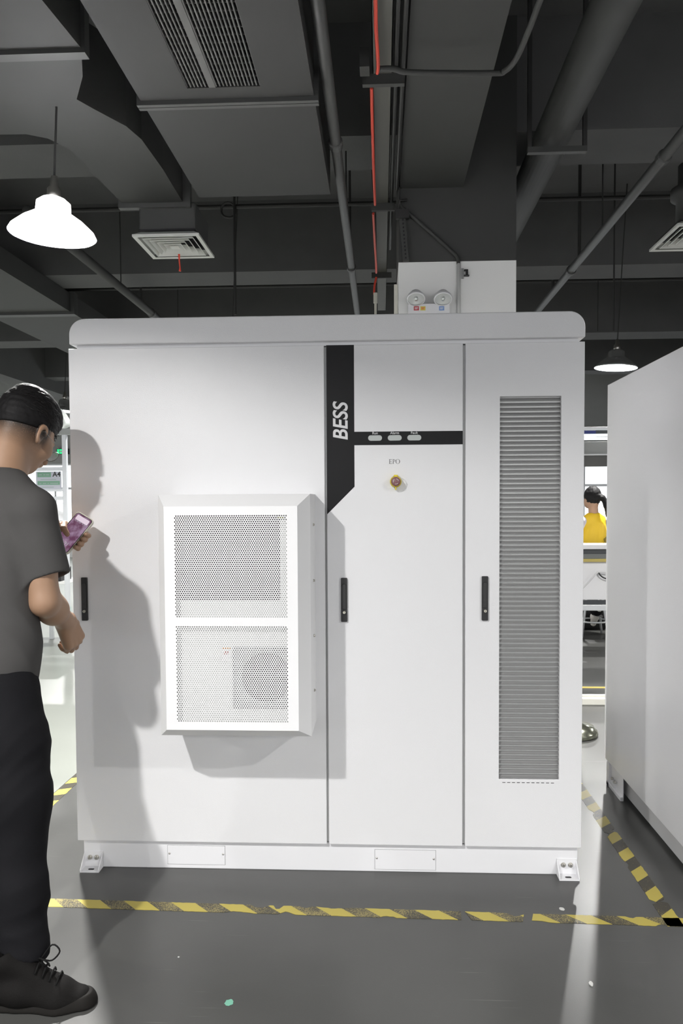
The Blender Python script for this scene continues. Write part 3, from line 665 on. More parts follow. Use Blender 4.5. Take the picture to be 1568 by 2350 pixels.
# lower skirt of the unit slopes back to the door
# ------------------------------------------------------------------ neighbouring cabinet, seen side-on
NX = 1.128
nb = thing('storage_cabinet', 'plain white cabinet at the right edge seen side-on, without a hood', 'cabinet', (NX+.5, 3.6, 0))
rel(MB().box(NX, NX+1.1, 3.03, 4.155, .118, 1.995), nb).build('body', white, nb, bevel=.003)
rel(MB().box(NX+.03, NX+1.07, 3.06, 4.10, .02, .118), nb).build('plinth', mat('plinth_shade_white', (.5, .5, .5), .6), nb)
ft = MB().box(NX-.004, NX+.012, 4.06, 4.10, .0, .118).box(NX-.004, NX+.012, 3.86, 4.10, .0, .02).box(NX+.008, NX+.012, 3.86, 4.08, .0, .118)
rel(ft, nb).build('foot_frame', whiteflat, nb, bevel=.002)
rel(MB().lathe([(0, -.01), (.007, -.01), (.007, 0)], (NX+.006, 4.02, .055), 'x', 10), nb).build('bolt', steel, nb)
rel(MB().lathe([(0, -.01), (.007, -.01), (.007, 0)], (NX+.006, 3.97, .055), 'x', 10), nb).build('bolt', steel, nb)

# ------------------------------------------------------------------ hazard tape and floor litter
def tape(pts_c, width, m, label, seed, closed_ends=True, jag=.006, bites=()):
    r = random.Random(seed); (x0, y0), (x1, y1) = pts_c; L = math.hypot(x1-x0, y1-y0); n = int(L/.012); dx, dy = (x1-x0)/L, (y1-y0)/L; nx, ny = -dy, dx
    vs = []; A_, B_ = width/2, -width/2
    for i in range(n+1):
        s = L*i/n; a, b = A_+r.uniform(-.0012, .0012), B_+r.uniform(-.0012, .0012)
        for (c, wd, dep, side) in bites:
            if abs(s-c) < wd:
                q = dep*(1-((s-c)/wd)**2)*r.uniform(.75, 1.1)
                if side > 0: a -= q
                else: b += q
        e = min(i, n-i)
        off = r.uniform(-jag, jag) if e == 0 else 0
        if e == 0: offa, offb = r.uniform(-jag, jag), r.uniform(-jag, jag)
        else: offa = offb = 0
        vs.append((x0+dx*(s+offa)+nx*a, y0+dy*(s+offa)+ny*a)); vs.append((x0+dx*(s+offb)+nx*b, y0+dy*(s+offb)+ny*b))
    me = MB(); V = [(x, y, .0012) for x, y in vs]+[(x, y, .0002) for x, y in vs]; N_ = len(vs)
    F_ = [(2*i+1, 2*i+3, 2*i+2, 2*i) for i in range(n)]+[(2*i, 2*i+2, N_+2*i+2, N_+2*i) for i in range(n)]+[(2*i+3, 2*i+1, N_+2*i+1, N_+2*i+3) for i in range(n)]
    F_ += [(0, N_, N_+1, 1), (2*n, 2*n+1, N_+2*n+1, N_+2*n)]
    me.add(V, F_); return top('hazard_tape', me, m, label, 'floor tape', 'yellow and black tape marking the floor')
TF = mtape('tape_front', 1, 1.0, .22, .62); TR = mtape('tape_side', -1.0, 1, .1, .35); TLm = mtape('tape_left', -.45, 1, .35, .1)
def fy(x): return 2.795+(x+1.2)*(2.7425-2.795)/2.2
tape([(-1.6, fy(-1.6)), (.2665, fy(.2665))], .058, TF, 'long worn yellow and black tape on the floor in front of the cabinet', 1, bites=((.98+.12, .05, .010, -1), (1.17, .03, .02, 1), (1.235, .012, .03, 1), (1.27, .03, .018, -1), (1.33, .02, .012, 1), (1.43, .06, .009, 1), (1.62, .03, .01, -1)))
tape([(.2950, fy(.295)), (.478, fy(.478))], .056, TF, 'short torn piece of floor tape between two gaps in the front line', 2, jag=.012, bites=((.16, .03, .02, 1),))
tape([(.515, fy(.515)), (1.02, fy(1.02))], .056, TF, 'floor tape piece at the right end of the front line, reaching the corner', 3, jag=.01, bites=((.0, .05, .012, -1), (.33, .012, .012, 1), (.42, .02, .012, -1)))
tape([(.978, 2.72), (.978, 4.6)], .056, TR, 'floor tape running back to the right of the cabinet towards the neighbouring one', 4, bites=((.16, .012, .028, 1), (.17, .012, .028, -1), (.47, .03, .012, 1), (.75, .02, .018, 1), (.79, .02, .018, -1), (1.0, .03, .015, 1)))
tape([(-1.575, 2.83), (-1.575, 5.2)], .058, TLm, 'floor tape running back to the left of the cabinet beside the man', 5)
def blob(name, u, v, rx, ry, h, m, label, cat, seed):
    r = random.Random(seed); c = aZ(u, v, 0); pts = []
    for k in range(18):
        a = 2*math.pi*k/18; q = r.uniform(.82, 1.1); pts.append((c[0]+rx*q*math.cos(a), c[1]+ry*q*math.sin(a)))
    return top(name, MB().prism(pts, .0003, h, 'z'), m, label, cat)
blob('round_sticker', 526, 2301, .0125, .016, .001, mat('sticker_green', (.18, .46, .34), .5), 'small round green sticker on the floor in the foreground', 'sticker', 3)
blob('paper_scrap', 1290, 2087, .009, .010, .003, mat('paper_scrap_white', (.6, .6, .58), .8), 'tiny white paper scrap on the floor just behind the front tape', 'paper scrap', 4)
blob('paper_scrap', 1357, 2259, .006, .012, .003, mat('paper_scrap_white', (.6, .6, .58), .8), 'tiny white paper scrap on the floor in the right foreground', 'paper scrap', 5)
blob('paper_scrap', 410, 2197, .003, .003, .002, mat('paper_scrap_white', (.6, .6, .58), .8), 'white crumb on the floor in the shadow at left, smallest of the scraps', 'paper scrap', 6)
# low metal channel on the floor behind the gap
top('floor_channel', MB().box(.6, 3.2, 5.70, 5.76, 0, .045).box(.6, 3.2, 5.77, 5.80, 0, .055), cream, 'low cream channel lying across the floor behind the gap between the cabinets', 'channel', bevel=.003)
ty = mat('tape_plain_yellow', (.62, .48, .08), .5)
top('yellow_tape', MB().box(.5, 5, 6.22, 6.27, .0003, .0012), ty, 'plain yellow floor tape crossing behind the low cream channel', 'floor tape')
q0, q1 = aZ(60, 1508, 0), aZ(150, 1474, 0)
dxx, dyy = q1[0]-q0[0], q1[1]-q0[1]
top('yellow_tape', MB().add([(q0[0], q0[1], .001), (q0[0]+.06, q0[1]-.08, .001), (q1[0]+.06+dxx, q1[1]-.08+dyy, .001), (q1[0]+dxx, q1[1]+dyy, .001)], [(0, 1, 2, 3)]), ty, 'plain yellow floor tape slanting on the bright floor at far left, behind the fist', 'floor tape')
# stanchion with polished base
a = thing('stanchion', 'post with a polished domed base, only the base edge showing beside the cabinet', 'stanchion', (1.155, 4.98, 0))
MB().lathe([(0, 0), (.15, 0), (.155, .01), (.15, .03), (.135, .04), (.13, .055), (.05, .075), (.02, .09)], seg=36).build('base', mat('polished_olive', (.32, .33, .26), .18, .9), a, True)
MB().lathe([(.02, .085), (.02, .95), (.03, .97), (.03, 1.02), (0, 1.03)], seg=20).build('post', chrome, a, True)

# ------------------------------------------------------------------ bodies: smooth distance fields turned into meshes
V3 = lambda *a: np.array(a, dtype=float)
class SDF:
    def __init__(s, lo, hi, h):
        s.lo = np.array(lo, float); s.h = h; s.n = (np.ceil((np.array(hi)-s.lo)/h)+1).astype(int)
        s.d = np.full(s.n, 1.0, np.float32)
    def win(s, lo, hi):
        a = np.clip(np.floor((np.array(lo)-s.lo)/s.h).astype(int), 0, s.n); b = np.clip(np.ceil((np.array(hi)-s.lo)/s.h).astype(int)+1, 0, s.n)
        if (b <= a).any(): return None, None
        g = [s.lo[i]+s.h*np.arange(a[i], b[i], dtype=np.float32) for i in range(3)]
        return (slice(a[0], b[0]), slice(a[1], b[1]), slice(a[2], b[2])), np.stack(np.meshgrid(*g, indexing='ij'), -1)
    def comb(s, sl, d, k, op='u'):
        o = s.d[sl]
        if op == 'u':
            if k > 0: hh = np.maximum(k-np.abs(o-d), 0)/k; r = np.minimum(o, d)-hh*hh*k*.25
            else: r = np.minimum(o, d)
        else:
            d = -d
            if k > 0: hh = np.maximum(k-np.abs(o-d), 0)/k; r = np.maximum(o, d)+hh*hh*k*.25
            else: r = np.maximum(o, d)
        s.d[sl] = r
    def cone(s, a, b, ra, rb, k=.02, op='u', flat=None):
        a, b = np.array(a, float), np.array(b, float); R = max(ra, rb)+k+.03
        sl, P = s.win(np.minimum(a, b)-R, np.maximum(a, b)+R)
        if sl is None: return s
        ab = b-a; q = P-a; t = np.clip((q@ab)/(ab@ab), 0, 1); r = ra+(rb-ra)*t; v = q-t[..., None]*ab
        if flat is not None:      # squash along a direction: (dir, factor)
            dr, fac = flat; dr = np.array(dr)/np.linalg.norm(dr); c = v@dr; v = v+c[..., None]*dr*(fac-1)
        s.comb(sl, np.linalg.norm(v, axis=-1)-r, k, op); return s
    def chain(s, pts, rs, k=.015, **kw):
        for i in range(len(pts)-1): s.cone(pts[i], pts[i+1], rs[i], rs[i+1], k, **kw)
        return s
    def ell(s, c, ax, rad, k=.02, op='u'):
        c = np.array(c, float); A = np.array(ax, float); rad = np.array(rad, float); R = max(rad)+k+.03
        sl, P = s.win(c-R, c+R)
        if sl is None: return s
        q = (P-c)@A.T; k0 = np.linalg.norm(q/rad, axis=-1); k1 = np.linalg.norm(q/(rad*rad), axis=-1)
        s.comb(sl, np.where(k1 > 1e-6, k0*(k0-1)/np.maximum(k1, 1e-6), -min(rad)), k, op); return s
    def plane(s, p, n, k=0):      # keep the side opposite to n
        n = np.array(n, float)/np.linalg.norm(n); sl, P = s.win(s.lo, s.lo+s.h*s.n); d = (P-np.array(p, float))@n
        s.d = np.maximum(s.d, d.astype(np.float32)); return s
    def noise(s, amp, sc, seed=0):
        r = np.random.default_rng(seed); sl, P = s.win(s.lo, s.lo+s.h*s.n); n = np.zeros(s.d.shape, np.float32)
        for i in range(5):
            v = r.normal(size=3)*sc; n += np.sin(P@v+r.uniform(0, 6)).astype(np.float32)
        s.d += amp*n/3; return s
    def folds(s, amp, dr, fr, seed=0):      # soft cloth creases running across dr
        r = np.random.default_rng(seed); dr = np.array(dr)/np.linalg.norm(dr); sl, P = s.win(s.lo, s.lo+s.h*s.n)
        w1 = sum(np.sin(P@(r.normal(size=3)*9)+r.uniform(0, 6)) for _ in range(3)); m = 1/(1+np.exp(-2.2*sum(np.sin(P@(r.normal(size=3)*7)+r.uniform(0, 6)) for _ in range(3))))
        s.d += (amp*m*np.abs(np.sin(P@dr*fr+1.1*w1))).astype(np.float32); return s
    def mesh(s, name, origin=(0, 0, 0), iters=1):
        d = s.d; ins = d < 0; nx, ny, nz = d.shape
        c = np.zeros((nx-1, ny-1, nz-1), np.int8)
        for i in (0, 1):
            for j in (0, 1):
                for k in (0, 1): c += ins[i:nx-1+i, j:ny-1+j, k:nz-1+k]
        act = (c > 0) & (c < 8); idx = np.full(act.shape, -1, np.int64); cells = np.argwhere(act); idx[act] = np.arange(len(cells))
        acc = np.zeros((len(cells), 3)); cnt = np.zeros(len(cells)); I, J, K = cells.T
        cor = [(0, 0, 0), (1, 0, 0), (0, 1, 0), (1, 1, 0), (0, 0, 1), (1, 0, 1), (0, 1, 1), (1, 1, 1)]
        for a in range(8):
            for b in range(a+1, 8):
                ca, cb = cor[a], cor[b]
                if sum(abs(ca[q]-cb[q]) for q in range(3)) != 1: continue
                va = d[I+ca[0], J+ca[1], K+ca[2]].astype(float); vb = d[I+cb[0], J+cb[1], K+cb[2]].astype(float)
                m = (va < 0) != (vb < 0); t = np.where(m, va/np.where(m, va-vb, 1), 0)
                for q in range(3): acc[:, q] += np.where(m, ca[q]+t*(cb[q]-ca[q]), 0)
                cnt += m
        V = s.lo+s.h*(cells+acc/cnt[:, None])-np.array(origin); Fs = []
        for ax in range(3):
            o = [1 if q != ax else 0 for q in range(3)]
            A = ins[o[0]*1:nx-1, o[1]*1:ny-1, o[2]*1:nz-1] if False else None
            u, v = [q for q in range(3) if q != ax]
            sl0 = [slice(None)]*3; sl1 = [slice(None)]*3; sl0[ax] = slice(0, -1); sl1[ax] = slice(1, None)
            a0 = ins[tuple(sl0)]; a1 = ins[tuple(sl1)]
            e = np.argwhere(a0 != a1); e = e[(e[:, u] > 0) & (e[:, v] > 0) & (e[:, u] < d.shape[u]-1) & (e[:, v] < d.shape[v]-1)]
            first_in = a0[tuple(e.T)]
            q = []
            for (du, dv) in ((1, 1), (0, 1), (0, 0), (1, 0)):
                c_ = e.copy(); c_[:, u] -= du; c_[:, v] -= dv; q.append(idx[tuple(c_.T)])
            q = np.stack(q, 1); flip = first_in if ax != 1 else ~first_in
            q[~flip] = q[~flip][:, ::-1]; Fs.append(q)
        Fq = np.concatenate(Fs)
        for _ in range(iters):       # light smoothing
            E_ = np.concatenate([Fq[:, [0, 1]], Fq[:, [1, 2]], Fq[:, [2, 3]], Fq[:, [3, 0]]]); sm = np.zeros_like(V); ct = np.zeros(len(V))
            np.add.at(sm, E_[:, 0], V[E_[:, 1]]); np.add.at(sm, E_[:, 1], V[E_[:, 0]]); np.add.at(ct, E_[:, 0], 1); np.add.at(ct, E_[:, 1], 1)
            V = V*.5+.5*sm/ct[:, None]
        me = bpy.data.meshes.new(name); me.vertices.add(len(V)); me.vertices.foreach_set('co', V.ravel())
        me.loops.add(Fq.size); me.loops.foreach_set('vertex_index', Fq.ravel().astype(np.int32)); me.polygons.add(len(Fq))
        me.polygons.foreach_set('loop_start', np.arange(0, Fq.size, 4, dtype=np.int32)); me.update(calc_edges=True); me.validate()
        me.polygons.foreach_set('use_smooth', [True]*len(me.polygons)); return me
def sobj(name, S, m, parent, iters=1):
    me = S.mesh(name, tuple(parent.location), iters); return link(name, me, m, parent)

skin = mat('skin', (.34, .205, .13), .5, var=.07, vscale=18); hairm = mat('black_hair', (.008, .0075, .008), .65, bump=.3, bscale=160, spec=.2)
shirtm = mat('charcoal_cotton', (.070, .068, .067), .85, spec=.12, bump=.25, bscale=700, var=.06, vscale=12)
trou = mat('black_trousers', (.0085, .0085, .010), .8, spec=.1, bump=.3, bscale=500)
shoem = mat('black_suede', (.006, .0055, .0052), .75, spec=.12, bump=.3, bscale=400); solem = mat('dark_sole', (.010, .009, .008), .7, spec=.15)

# ---------------- the man with the phone
man = thing('person', 'man in charcoal t-shirt and black trousers standing at left, looking down at his phone', 'person', (-1.17, 2.45, 0))
th = math.radians(66); pt_ = math.radians(32)
HF = V3(math.cos(th)*math.cos(pt_), math.sin(th)*math.cos(pt_), -math.sin(pt_)); HU = V3(math.cos(th)*math.sin(pt_), math.sin(th)*math.sin(pt_), math.cos(pt_)); HR = V3(math.sin(th), -math.cos(th), 0)
HC = V3(-1.208, 2.735, 1.662); AX = [HF, HR, HU]
def hp(f, r, u): return HC+HF*f+HR*r+HU*u
bt = math.radians(58); BF = V3(math.cos(bt), math.sin(bt), 0); BR = V3(math.sin(bt), -math.cos(bt), 0); BU = V3(0, 0, 1)
NB = V3(-1.235, 2.60, 1.50)
SHR, SHL = V3(-1.085, 2.50, 1.405), V3(-1.39, 2.705, 1.415)
ELR, WRR = V3(-1.045, 2.475, 1.115), V3(-1.052, 2.665, 1.025)
ELL, WRL = V3(-1.41, 2.80, 1.15), V3(-1.195, 2.895, 1.345)
PEL = V3(-1.20, 2.50, .97)
S = SDF((-1.52, 2.28, .72), (-.86, 3.05, 1.86), .0042)
# head
S.ell(hp(-.012, 0, .028), AX, (.105, .082, .098), .02)
S.ell(hp(.030, 0, -.035), AX, (.072, .066, .085), .03)
S.ell(hp(.052, 0, -.098), AX, (.036, .036, .030), .03)          # chin
S.ell(hp(.088, 0, .012), AX, (.018, .045, .012), .02)            # brow
S.cone(hp(.098, 0, -.005), hp(.118, 0, -.040), .009, .014, .012)   # nose
S.ell(hp(.100, 0, -.066), AX, (.012, .026, .010), .01)           # mouth
S.cone(hp(.095, -.02, -.073), hp(.095, .02, -.073), .006, .006, .006)
for sg in (1, -1):
    S.ell(hp(.062, sg*.045, -.032), AX, (.032, .026, .030), .02)  # cheeks
    S.ell(hp(.088, sg*.032, -.008), AX, (.010, .015, .008), .006, op='s')
    S.ell(hp(.080, sg*.032, -.008), AX, (.012, .014, .010), .003)
    # ear
    S.ell(hp(-.004, sg*.088, -.014)+HU*.014, [HF, HR, HU], (.022, .008, .022), .004)
    e = hp(-.006, sg*.086, -.016)
    EA = [HF*.92-HR*sg*.38, HR*sg*.92+HF*.38, HU]
    S.ell(e, EA, (.020, .010, .034), .006); S.ell(e+HR*sg*.007+HF*.004, EA, (.012, .007, .022), .004, op='s')
    S.ell(e-HU*.028+HF*.002, EA, (.010, .007, .010), .004)
# neck and trunk core
S.cone(NB-V3(0, 0, .04), hp(-.040, 0, -.055), .066, .062, .03); S.cone(NB+BF*.03-V3(0, 0, .03), hp(.0, 0, -.09), .050, .042, .03)
S.ell(NB-V3(0, 0, .12)-BF*.01, [BF, BR, BU], (.085, .15, .12), .05); S.ell(V3(-1.215, 2.53, 1.12), [BF, BR, BU], (.085, .118, .25), .05)
S.cone(NB-V3(0, 0, .05), SHR, .05, .045, .04); S.cone(NB-V3(0, 0, .05), SHL, .05, .045, .04)
# right arm: hangs bent, loose fist
S.chain([SHR, SHR*.35+ELR*.65, ELR], [.047, .048, .042], .02)
fm = ELR*.62+WRR*.38
S.chain([ELR, fm, WRR], [.038, .041, .031], .03); S.cone(ELR*.8+SHR*.2, fm, .032, .036, .03)
def hand(S, W, D_, N, T, curl, thumb, sc=1.0, spread=.1, lens=(.080, .090, .084, .066)):
    """W wrist, D_ finger direction, N out of the back of the hand, T towards the thumb side"""
    D_, N, T = [q/np.linalg.norm(q) for q in (D_, N, T)]
    kn = []
    for i, off in enumerate((.030, .010, -.010, -.029)):
        b_ = W+D_*sc*(.092-(.004 if i in (0, 2) else 0)-(.012 if i == 3 else 0))+T*off*sc; kn.append(b_)
        S.cone(W+T*off*sc*.55, b_, .019*sc, .0125*sc, .012)
        S.cone(W+T*off*sc*.6-N*.006*sc, b_-N*.006*sc, .016*sc, .012*sc, .012)
    for i, b_ in enumerate(kn):
        L = np.array((.45, .30, .25))*lens[i]*sc; p = b_; a = 0.; dd = D_+T*spread*(1.5-i)/1.5*.5
        dd = dd/np.linalg.norm(dd); r = (.0100, .0102, .0098, .0086)[i]*sc; pr = r*1.05
        for j in range(3):
            a += curl[j]; q = p+(dd*math.cos(a)-N*math.sin(a))*L[j]; r2 = r*(1-.07*(j+1)); S.cone(p, q, pr, r2, .003 if j else .006); p = q; pr = r2
    p = W+T*.022*sc+D_*.020*sc-N*.006*sc
    for j, (q, r) in enumerate(thumb):
        q = W+T*q[0]*sc+D_*q[1]*sc-N*q[2]*sc; S.cone(p, q, (.016, .0125, .011)[min(j, 2)]*sc, r*sc, .008); p = q
hd_dir = V3(.01, .28, -.42); hd_dir = V3(.10, .55, -.83)
hn = V3(.90, -.36, -.10)                     # back of the hand faces right and to the camera
ht = np.cross(hn, hd_dir); ht = ht/np.linalg.norm(ht)
if ht[1] < 0: ht = -ht
hand(S, WRR+V3(0, .0, 0), hd_dir, hn, ht, (.55, 1.35, .9), [((.040, .045, .014), .0125), ((.036, .080, .028), .011), ((.020, .105, .038), .010)], 1.05)
# left arm: forearm forward, hand cradling the phone
S.chain([SHL, ELL], [.046, .042], .02); S.chain([ELL, ELL*.5+WRL*.5, WRL], [.042, .043, .029], .02)
PC = V3(*aY(167, 1223, 2.925))
q0_, q1_ = V3(*aY(162, 1266, 2.90)), V3(*aY(217, 1199, 2.955))
PL = q1_-q0_; PL = PL/np.linalg.norm(PL)                        # long axis (towards the upper right end)
w0_, w1_ = V3(*aY(173, 1184, 2.945)), V3(*aY(217, 1199, 2.935)); PW = w1_-w0_; PW = PW-PL*(PW@PL); PW = PW/np.linalg.norm(PW)
PN = np.cross(PL, PW); PN = PN/np.linalg.norm(PN)
if PN[1] > 0: PN = -PN                                            # out of the screen, towards the viewer
lw = PC-PL*.035-PW*.085-PN*.012; ldir = PW*.80+PL*.25-PN*.25
S.cone(WRL, lw, .029, .026, .02)
# palm and fingers behind the phone, tips round the far side
bk = PC-PN*.024
for i, t in enumerate((.040, .020, .000, -.020)):
    k0 = bk+PL*(t*.9-.012)-PW*.030; S.cone(lw, k0, .020, .013, .012)
    k1 = bk+PL*(t-.012)+PW*.028-PN*.004; k2 = bk+PL*(t-.016)+PW*.049+PN*.010; k3 = PC+PL*(t-.020)+PW*.047+PN*.004
    S.cone(k0, k1, .0118, .0105, .004); S.cone(k1, k2, .0105, .0095, .003); S.cone(k2, k3, .0095, .0085, .003)
k0 = PC+PL*.012-PW*.052-PN*.004; S.cone(lw, k0, .019, .0135, .012); k1 = PC-PL*.006-PW*.030+PN*.017; k2 = PC-PL*.018-PW*.004+PN*.0165
S.cone(k0, k1, .0132, .0118, .004); S.cone(k1, k2, .0118, .0098, .003)
body = sobj('body', S, skin, man, 1)
# lower legs stay inside the trousers; hair next
Hs = SDF(HC-.19, HC+.19, .003)
Hs.ell(hp(-.018, 0, .052), AX, (.110, .087, .097), .02); Hs.ell(hp(.035, 0, .088), AX, (.074, .064, .054), .03); Hs.ell(hp(-.045, 0, .02), AX, (.082, .082, .08), .02)
Hs.ell(hp(-.01, 0, .115), AX, (.088, .06, .042), .03)
Hs.noise(.0011, 150, 3)
Hs.plane(hp(-.02, 0, -.002), (HF*.30-HU)*1.0)                     # hairline: high at temple and nape
Hs.cone(hp(.105, -.06, -.01), hp(.105, .06, -.01), .032, .032, 0, op='s')
hair = sobj('hair', Hs, hairm, man, 0)
# strands for a ruffled crown
st_ = MB(); rr_ = random.Random(11)
for i in range(4200):
    a = rr_.uniform(0, 2*math.pi); el = rr_.uniform(-.12, 1.55) if i % 3 else rr_.uniform(.7, 1.5)
    n_ = HF*math.cos(a)*math.cos(el)+HR*math.sin(a)*math.cos(el)+HU*math.sin(el)
    p0 = HC+HF*(-.012+.108*math.cos(a)*math.cos(el))+HR*.086*math.sin(a)*math.cos(el)+HU*(.050+.099*math.sin(el))
    t_ = HF*.8-HU*.1+HR*rr_.uniform(-.5, .7); t_ = t_-n_*(t_@n_); t_ = t_/np.linalg.norm(t_)
    L = rr_.uniform(.016, .036); up = rr_.uniform(.02, .30); w_ = .0011
    p1 = p0+t_*L*.5+n_*L*up; p2 = p0+t_*L+n_*L*up*.9; sd = np.cross(t_, n_)*w_
    st_.add([p0-sd-n_*.004, p0+sd-n_*.004, p1+sd*.8, p1-sd*.8, p2], [(0, 1, 2, 3), (3, 2, 4)])
o_ = rel(st_, man).build('hair_strands', mat('hair_strand', (.014, .013, .013), .30), man, True)
# close-cropped fade: real dark stubble colour on the scalp part of the skin
nt = skin.node_tree; N_ = nt.nodes.new; L_ = nt.links.new; b_ = nt.nodes['Principled BSDF']; tc = N_('ShaderNodeTexCoord')
def hdot(v):
    d = N_('ShaderNodeVectorMath'); d.operation = 'SUBTRACT'; d.inputs[1].default_value = tuple(HC-V3(*man.location)); L_(tc.outputs['Object'], d.inputs[0])
    e = N_('ShaderNodeVectorMath'); e.operation = 'DOT_PRODUCT'; e.inputs[1].default_value = tuple(v); L_(d.outputs[0], e.inputs[0]); return e.outputs['Value']
def ramp(x, a, b):
    m = N_('ShaderNodeMapRange'); m.clamp = True; m.inputs[1].default_value = min(a, b); m.inputs[2].default_value = max(a, b); L_(x, m.inputs[0])
    if a > b: m.inputs[3].default_value = 1; m.inputs[4].default_value = 0
    return m.outputs[0]
def mul(a, b): m = N_('ShaderNodeMath'); m.operation = 'MULTIPLY'; L_(a, m.inputs[0]); L_(b, m.inputs[1]); return m.outputs[0]
ab_ = N_('ShaderNodeMath'); ab_.operation = 'ABSOLUTE'; L_(hdot(HR), ab_.inputs[0])
msk = mul(mul(ramp(hdot(HU-HF*.12), -.092, -.012), ramp(hdot(HF), .048, .030)), ramp(ab_.outputs[0], .0935, .0895))
nz_ = N_('ShaderNodeTexNoise'); nz_.inputs['Scale'].default_value = 380; L_(tc.outputs['Object'], nz_.inputs['Vector'])
msk = mul(msk, ramp(nz_.outputs['Fac'], .2, .42))
mx_ = N_('ShaderNodeMix'); mx_.data_type = 'RGBA'; mx_.inputs[7].default_value = (.03, .022, .018, 1)
old = b_.inputs['Base Color'].links[0].from_socket; L_(old, mx_.inputs[6]); L_(msk, mx_.inputs[0]); L_(mx_.outputs[2], b_.inputs['Base Color'])
# glasses
gl_ = MB(); wire = mat('wire_frame_metal', (.25, .24, .23), .3, .9)
for sg in (1, -1):
    c = hp(.116, sg*.034, -.022); pts = [c+HR*.027*math.cos(t)+(HU*.96+HF*.05)*.020*math.sin(t) for t in [2*math.pi*k/20 for k in range(21)]]
    gl_.tube(pts, .0012, 6, caps=False); gl_.tube([c+HR*sg*.027+HU*.006, hp(.098, sg*.079, -.012), hp(.0, sg*.094, -.002), hp(-.012, sg*.094, -.012)], .0011, 6)
gl_.tube([hp(.117, -.008, -.018), hp(.119, 0, -.014), hp(.117, .008, -.018)], .0011, 6)
g_ = rel(gl_, man).build('eyeglasses', wire, man, True)
for sg in (1, -1):
    c = hp(.116, sg*.034, -.022); v_ = [c+HR*.0265*math.cos(t)+HU*.0195*math.sin(t) for t in [2*math.pi*k/20 for k in range(20)]]
    v_ += [p+HF*.0012 for p in v_]
    ln_ = MB().add(v_, [tuple(range(20)), tuple(range(39, 19, -1))]+[(k, (k+1) % 20, 20+(k+1) % 20, 20+k) for k in range(20)]); rel(ln_, man).build('lens', cl, g_)
# t-shirt
T_ = SDF((-1.58, 2.22, .80), (-.86, 3.0, 1.62), .0042)
T_.ell(NB-V3(0, 0, .20)-BF*.015, [BF, BR, BU], (.132, .195, .235), .05); T_.ell(V3(-1.215, 2.50, 1.10), [BF, BR, BU], (.118, .150, .27), .08)
T_.ell(V3(-1.21, 2.475, .93), [BF, BR, BU], (.126, .158, .18), .08)
T_.cone(NB+V3(0, 0, -.035), SHR+V3(0, 0, .000), .075, .062, .05); T_.cone(NB+V3(0, 0, -.035), SHL, .075, .062, .05)
sleeve_end = V3(*aY(108, 1325, 2.50)); sd_ = (sleeve_end-SHR); sdn = sd_/np.linalg.norm(sd_)
T_.cone(SHL, SHL*.45+ELL*.55, .066, .070, .035)
T_.folds(.0042, (.35, .15, 1.), 26, 5); T_.folds(.0022, (1., .3, .8), 40, 9)
tip = V3(*aY(158, 1309, 2.5)); tail = V3(*aY(60, 1346, 2.5)); ax_ = tip-tail; nn = np.cross(ax_, V3(.05, 1, -.1)); nn = nn/np.linalg.norm(nn)
if nn[2] > 0: nn = -nn
sl, P = T_.win(T_.lo, T_.lo+T_.h*T_.n)
def coned(a, b, ra, rb): ab = b-a; t = np.clip(((P-a)@ab)/(ab@ab), 0, 1); return np.linalg.norm(P-a-t[..., None]*ab, axis=-1)-(ra+(rb-ra)*t)
ds_ = coned(SHR+V3(0, 0, -.01), sleeve_end+sdn*.06, .066, .075)
ds_ = np.maximum(ds_, (P-tail)@nn); ds_ = np.maximum(ds_, -coned(sleeve_end-sdn*.03, sleeve_end+sdn*.07, .056, .069))
T_.comb(sl, ds_.astype(np.float32), .035)
T_.plane((0, 0, .868), (0, 0, -1)); T_.cone(NB+V3(0, 0, .03)+BF*.012, NB+V3(0, 0, .12)+BF*.012, .066, .075, .006, op='s')
sobj('tshirt', T_, shirtm, man, 2)
hm_ = None
# trousers
Q = SDF((-1.56, 2.06, .02), (-.86, 2.86, 1.04), .006)
Q.ell((-1.205, 2.485, .90), [BF, BR, BU], (.104, .130, .12), .04)
HRt, KR, AR = V3(-1.150, 2.42, .84), V3(-1.085, 2.335, .55), V3(-1.022, 2.245, .03)
Q.chain([HRt, HRt*.5+KR*.5, KR, KR*.5+AR*.5+V3(-.012,0,0), AR], [.104, .106, .097, .082, .074], .05)
HLt, KL, AL = V3(-1.245, 2.56, .84), V3(-1.29, 2.58, .50), V3(-1.335, 2.55, .08)
Q.chain([HLt, KL, AL], [.095, .085, .078], .04)
Q.folds(.005, (.8, .2, .55), 22, 3); Q.folds(.0022, (-.6, .2, .9), 45, 4)
Q.plane((-.985, 0, .118), (-.35, 0, -1)); Q.plane((0, 0, .93), (0, 0, 1))
sobj('trousers', Q, trou, man, 1)
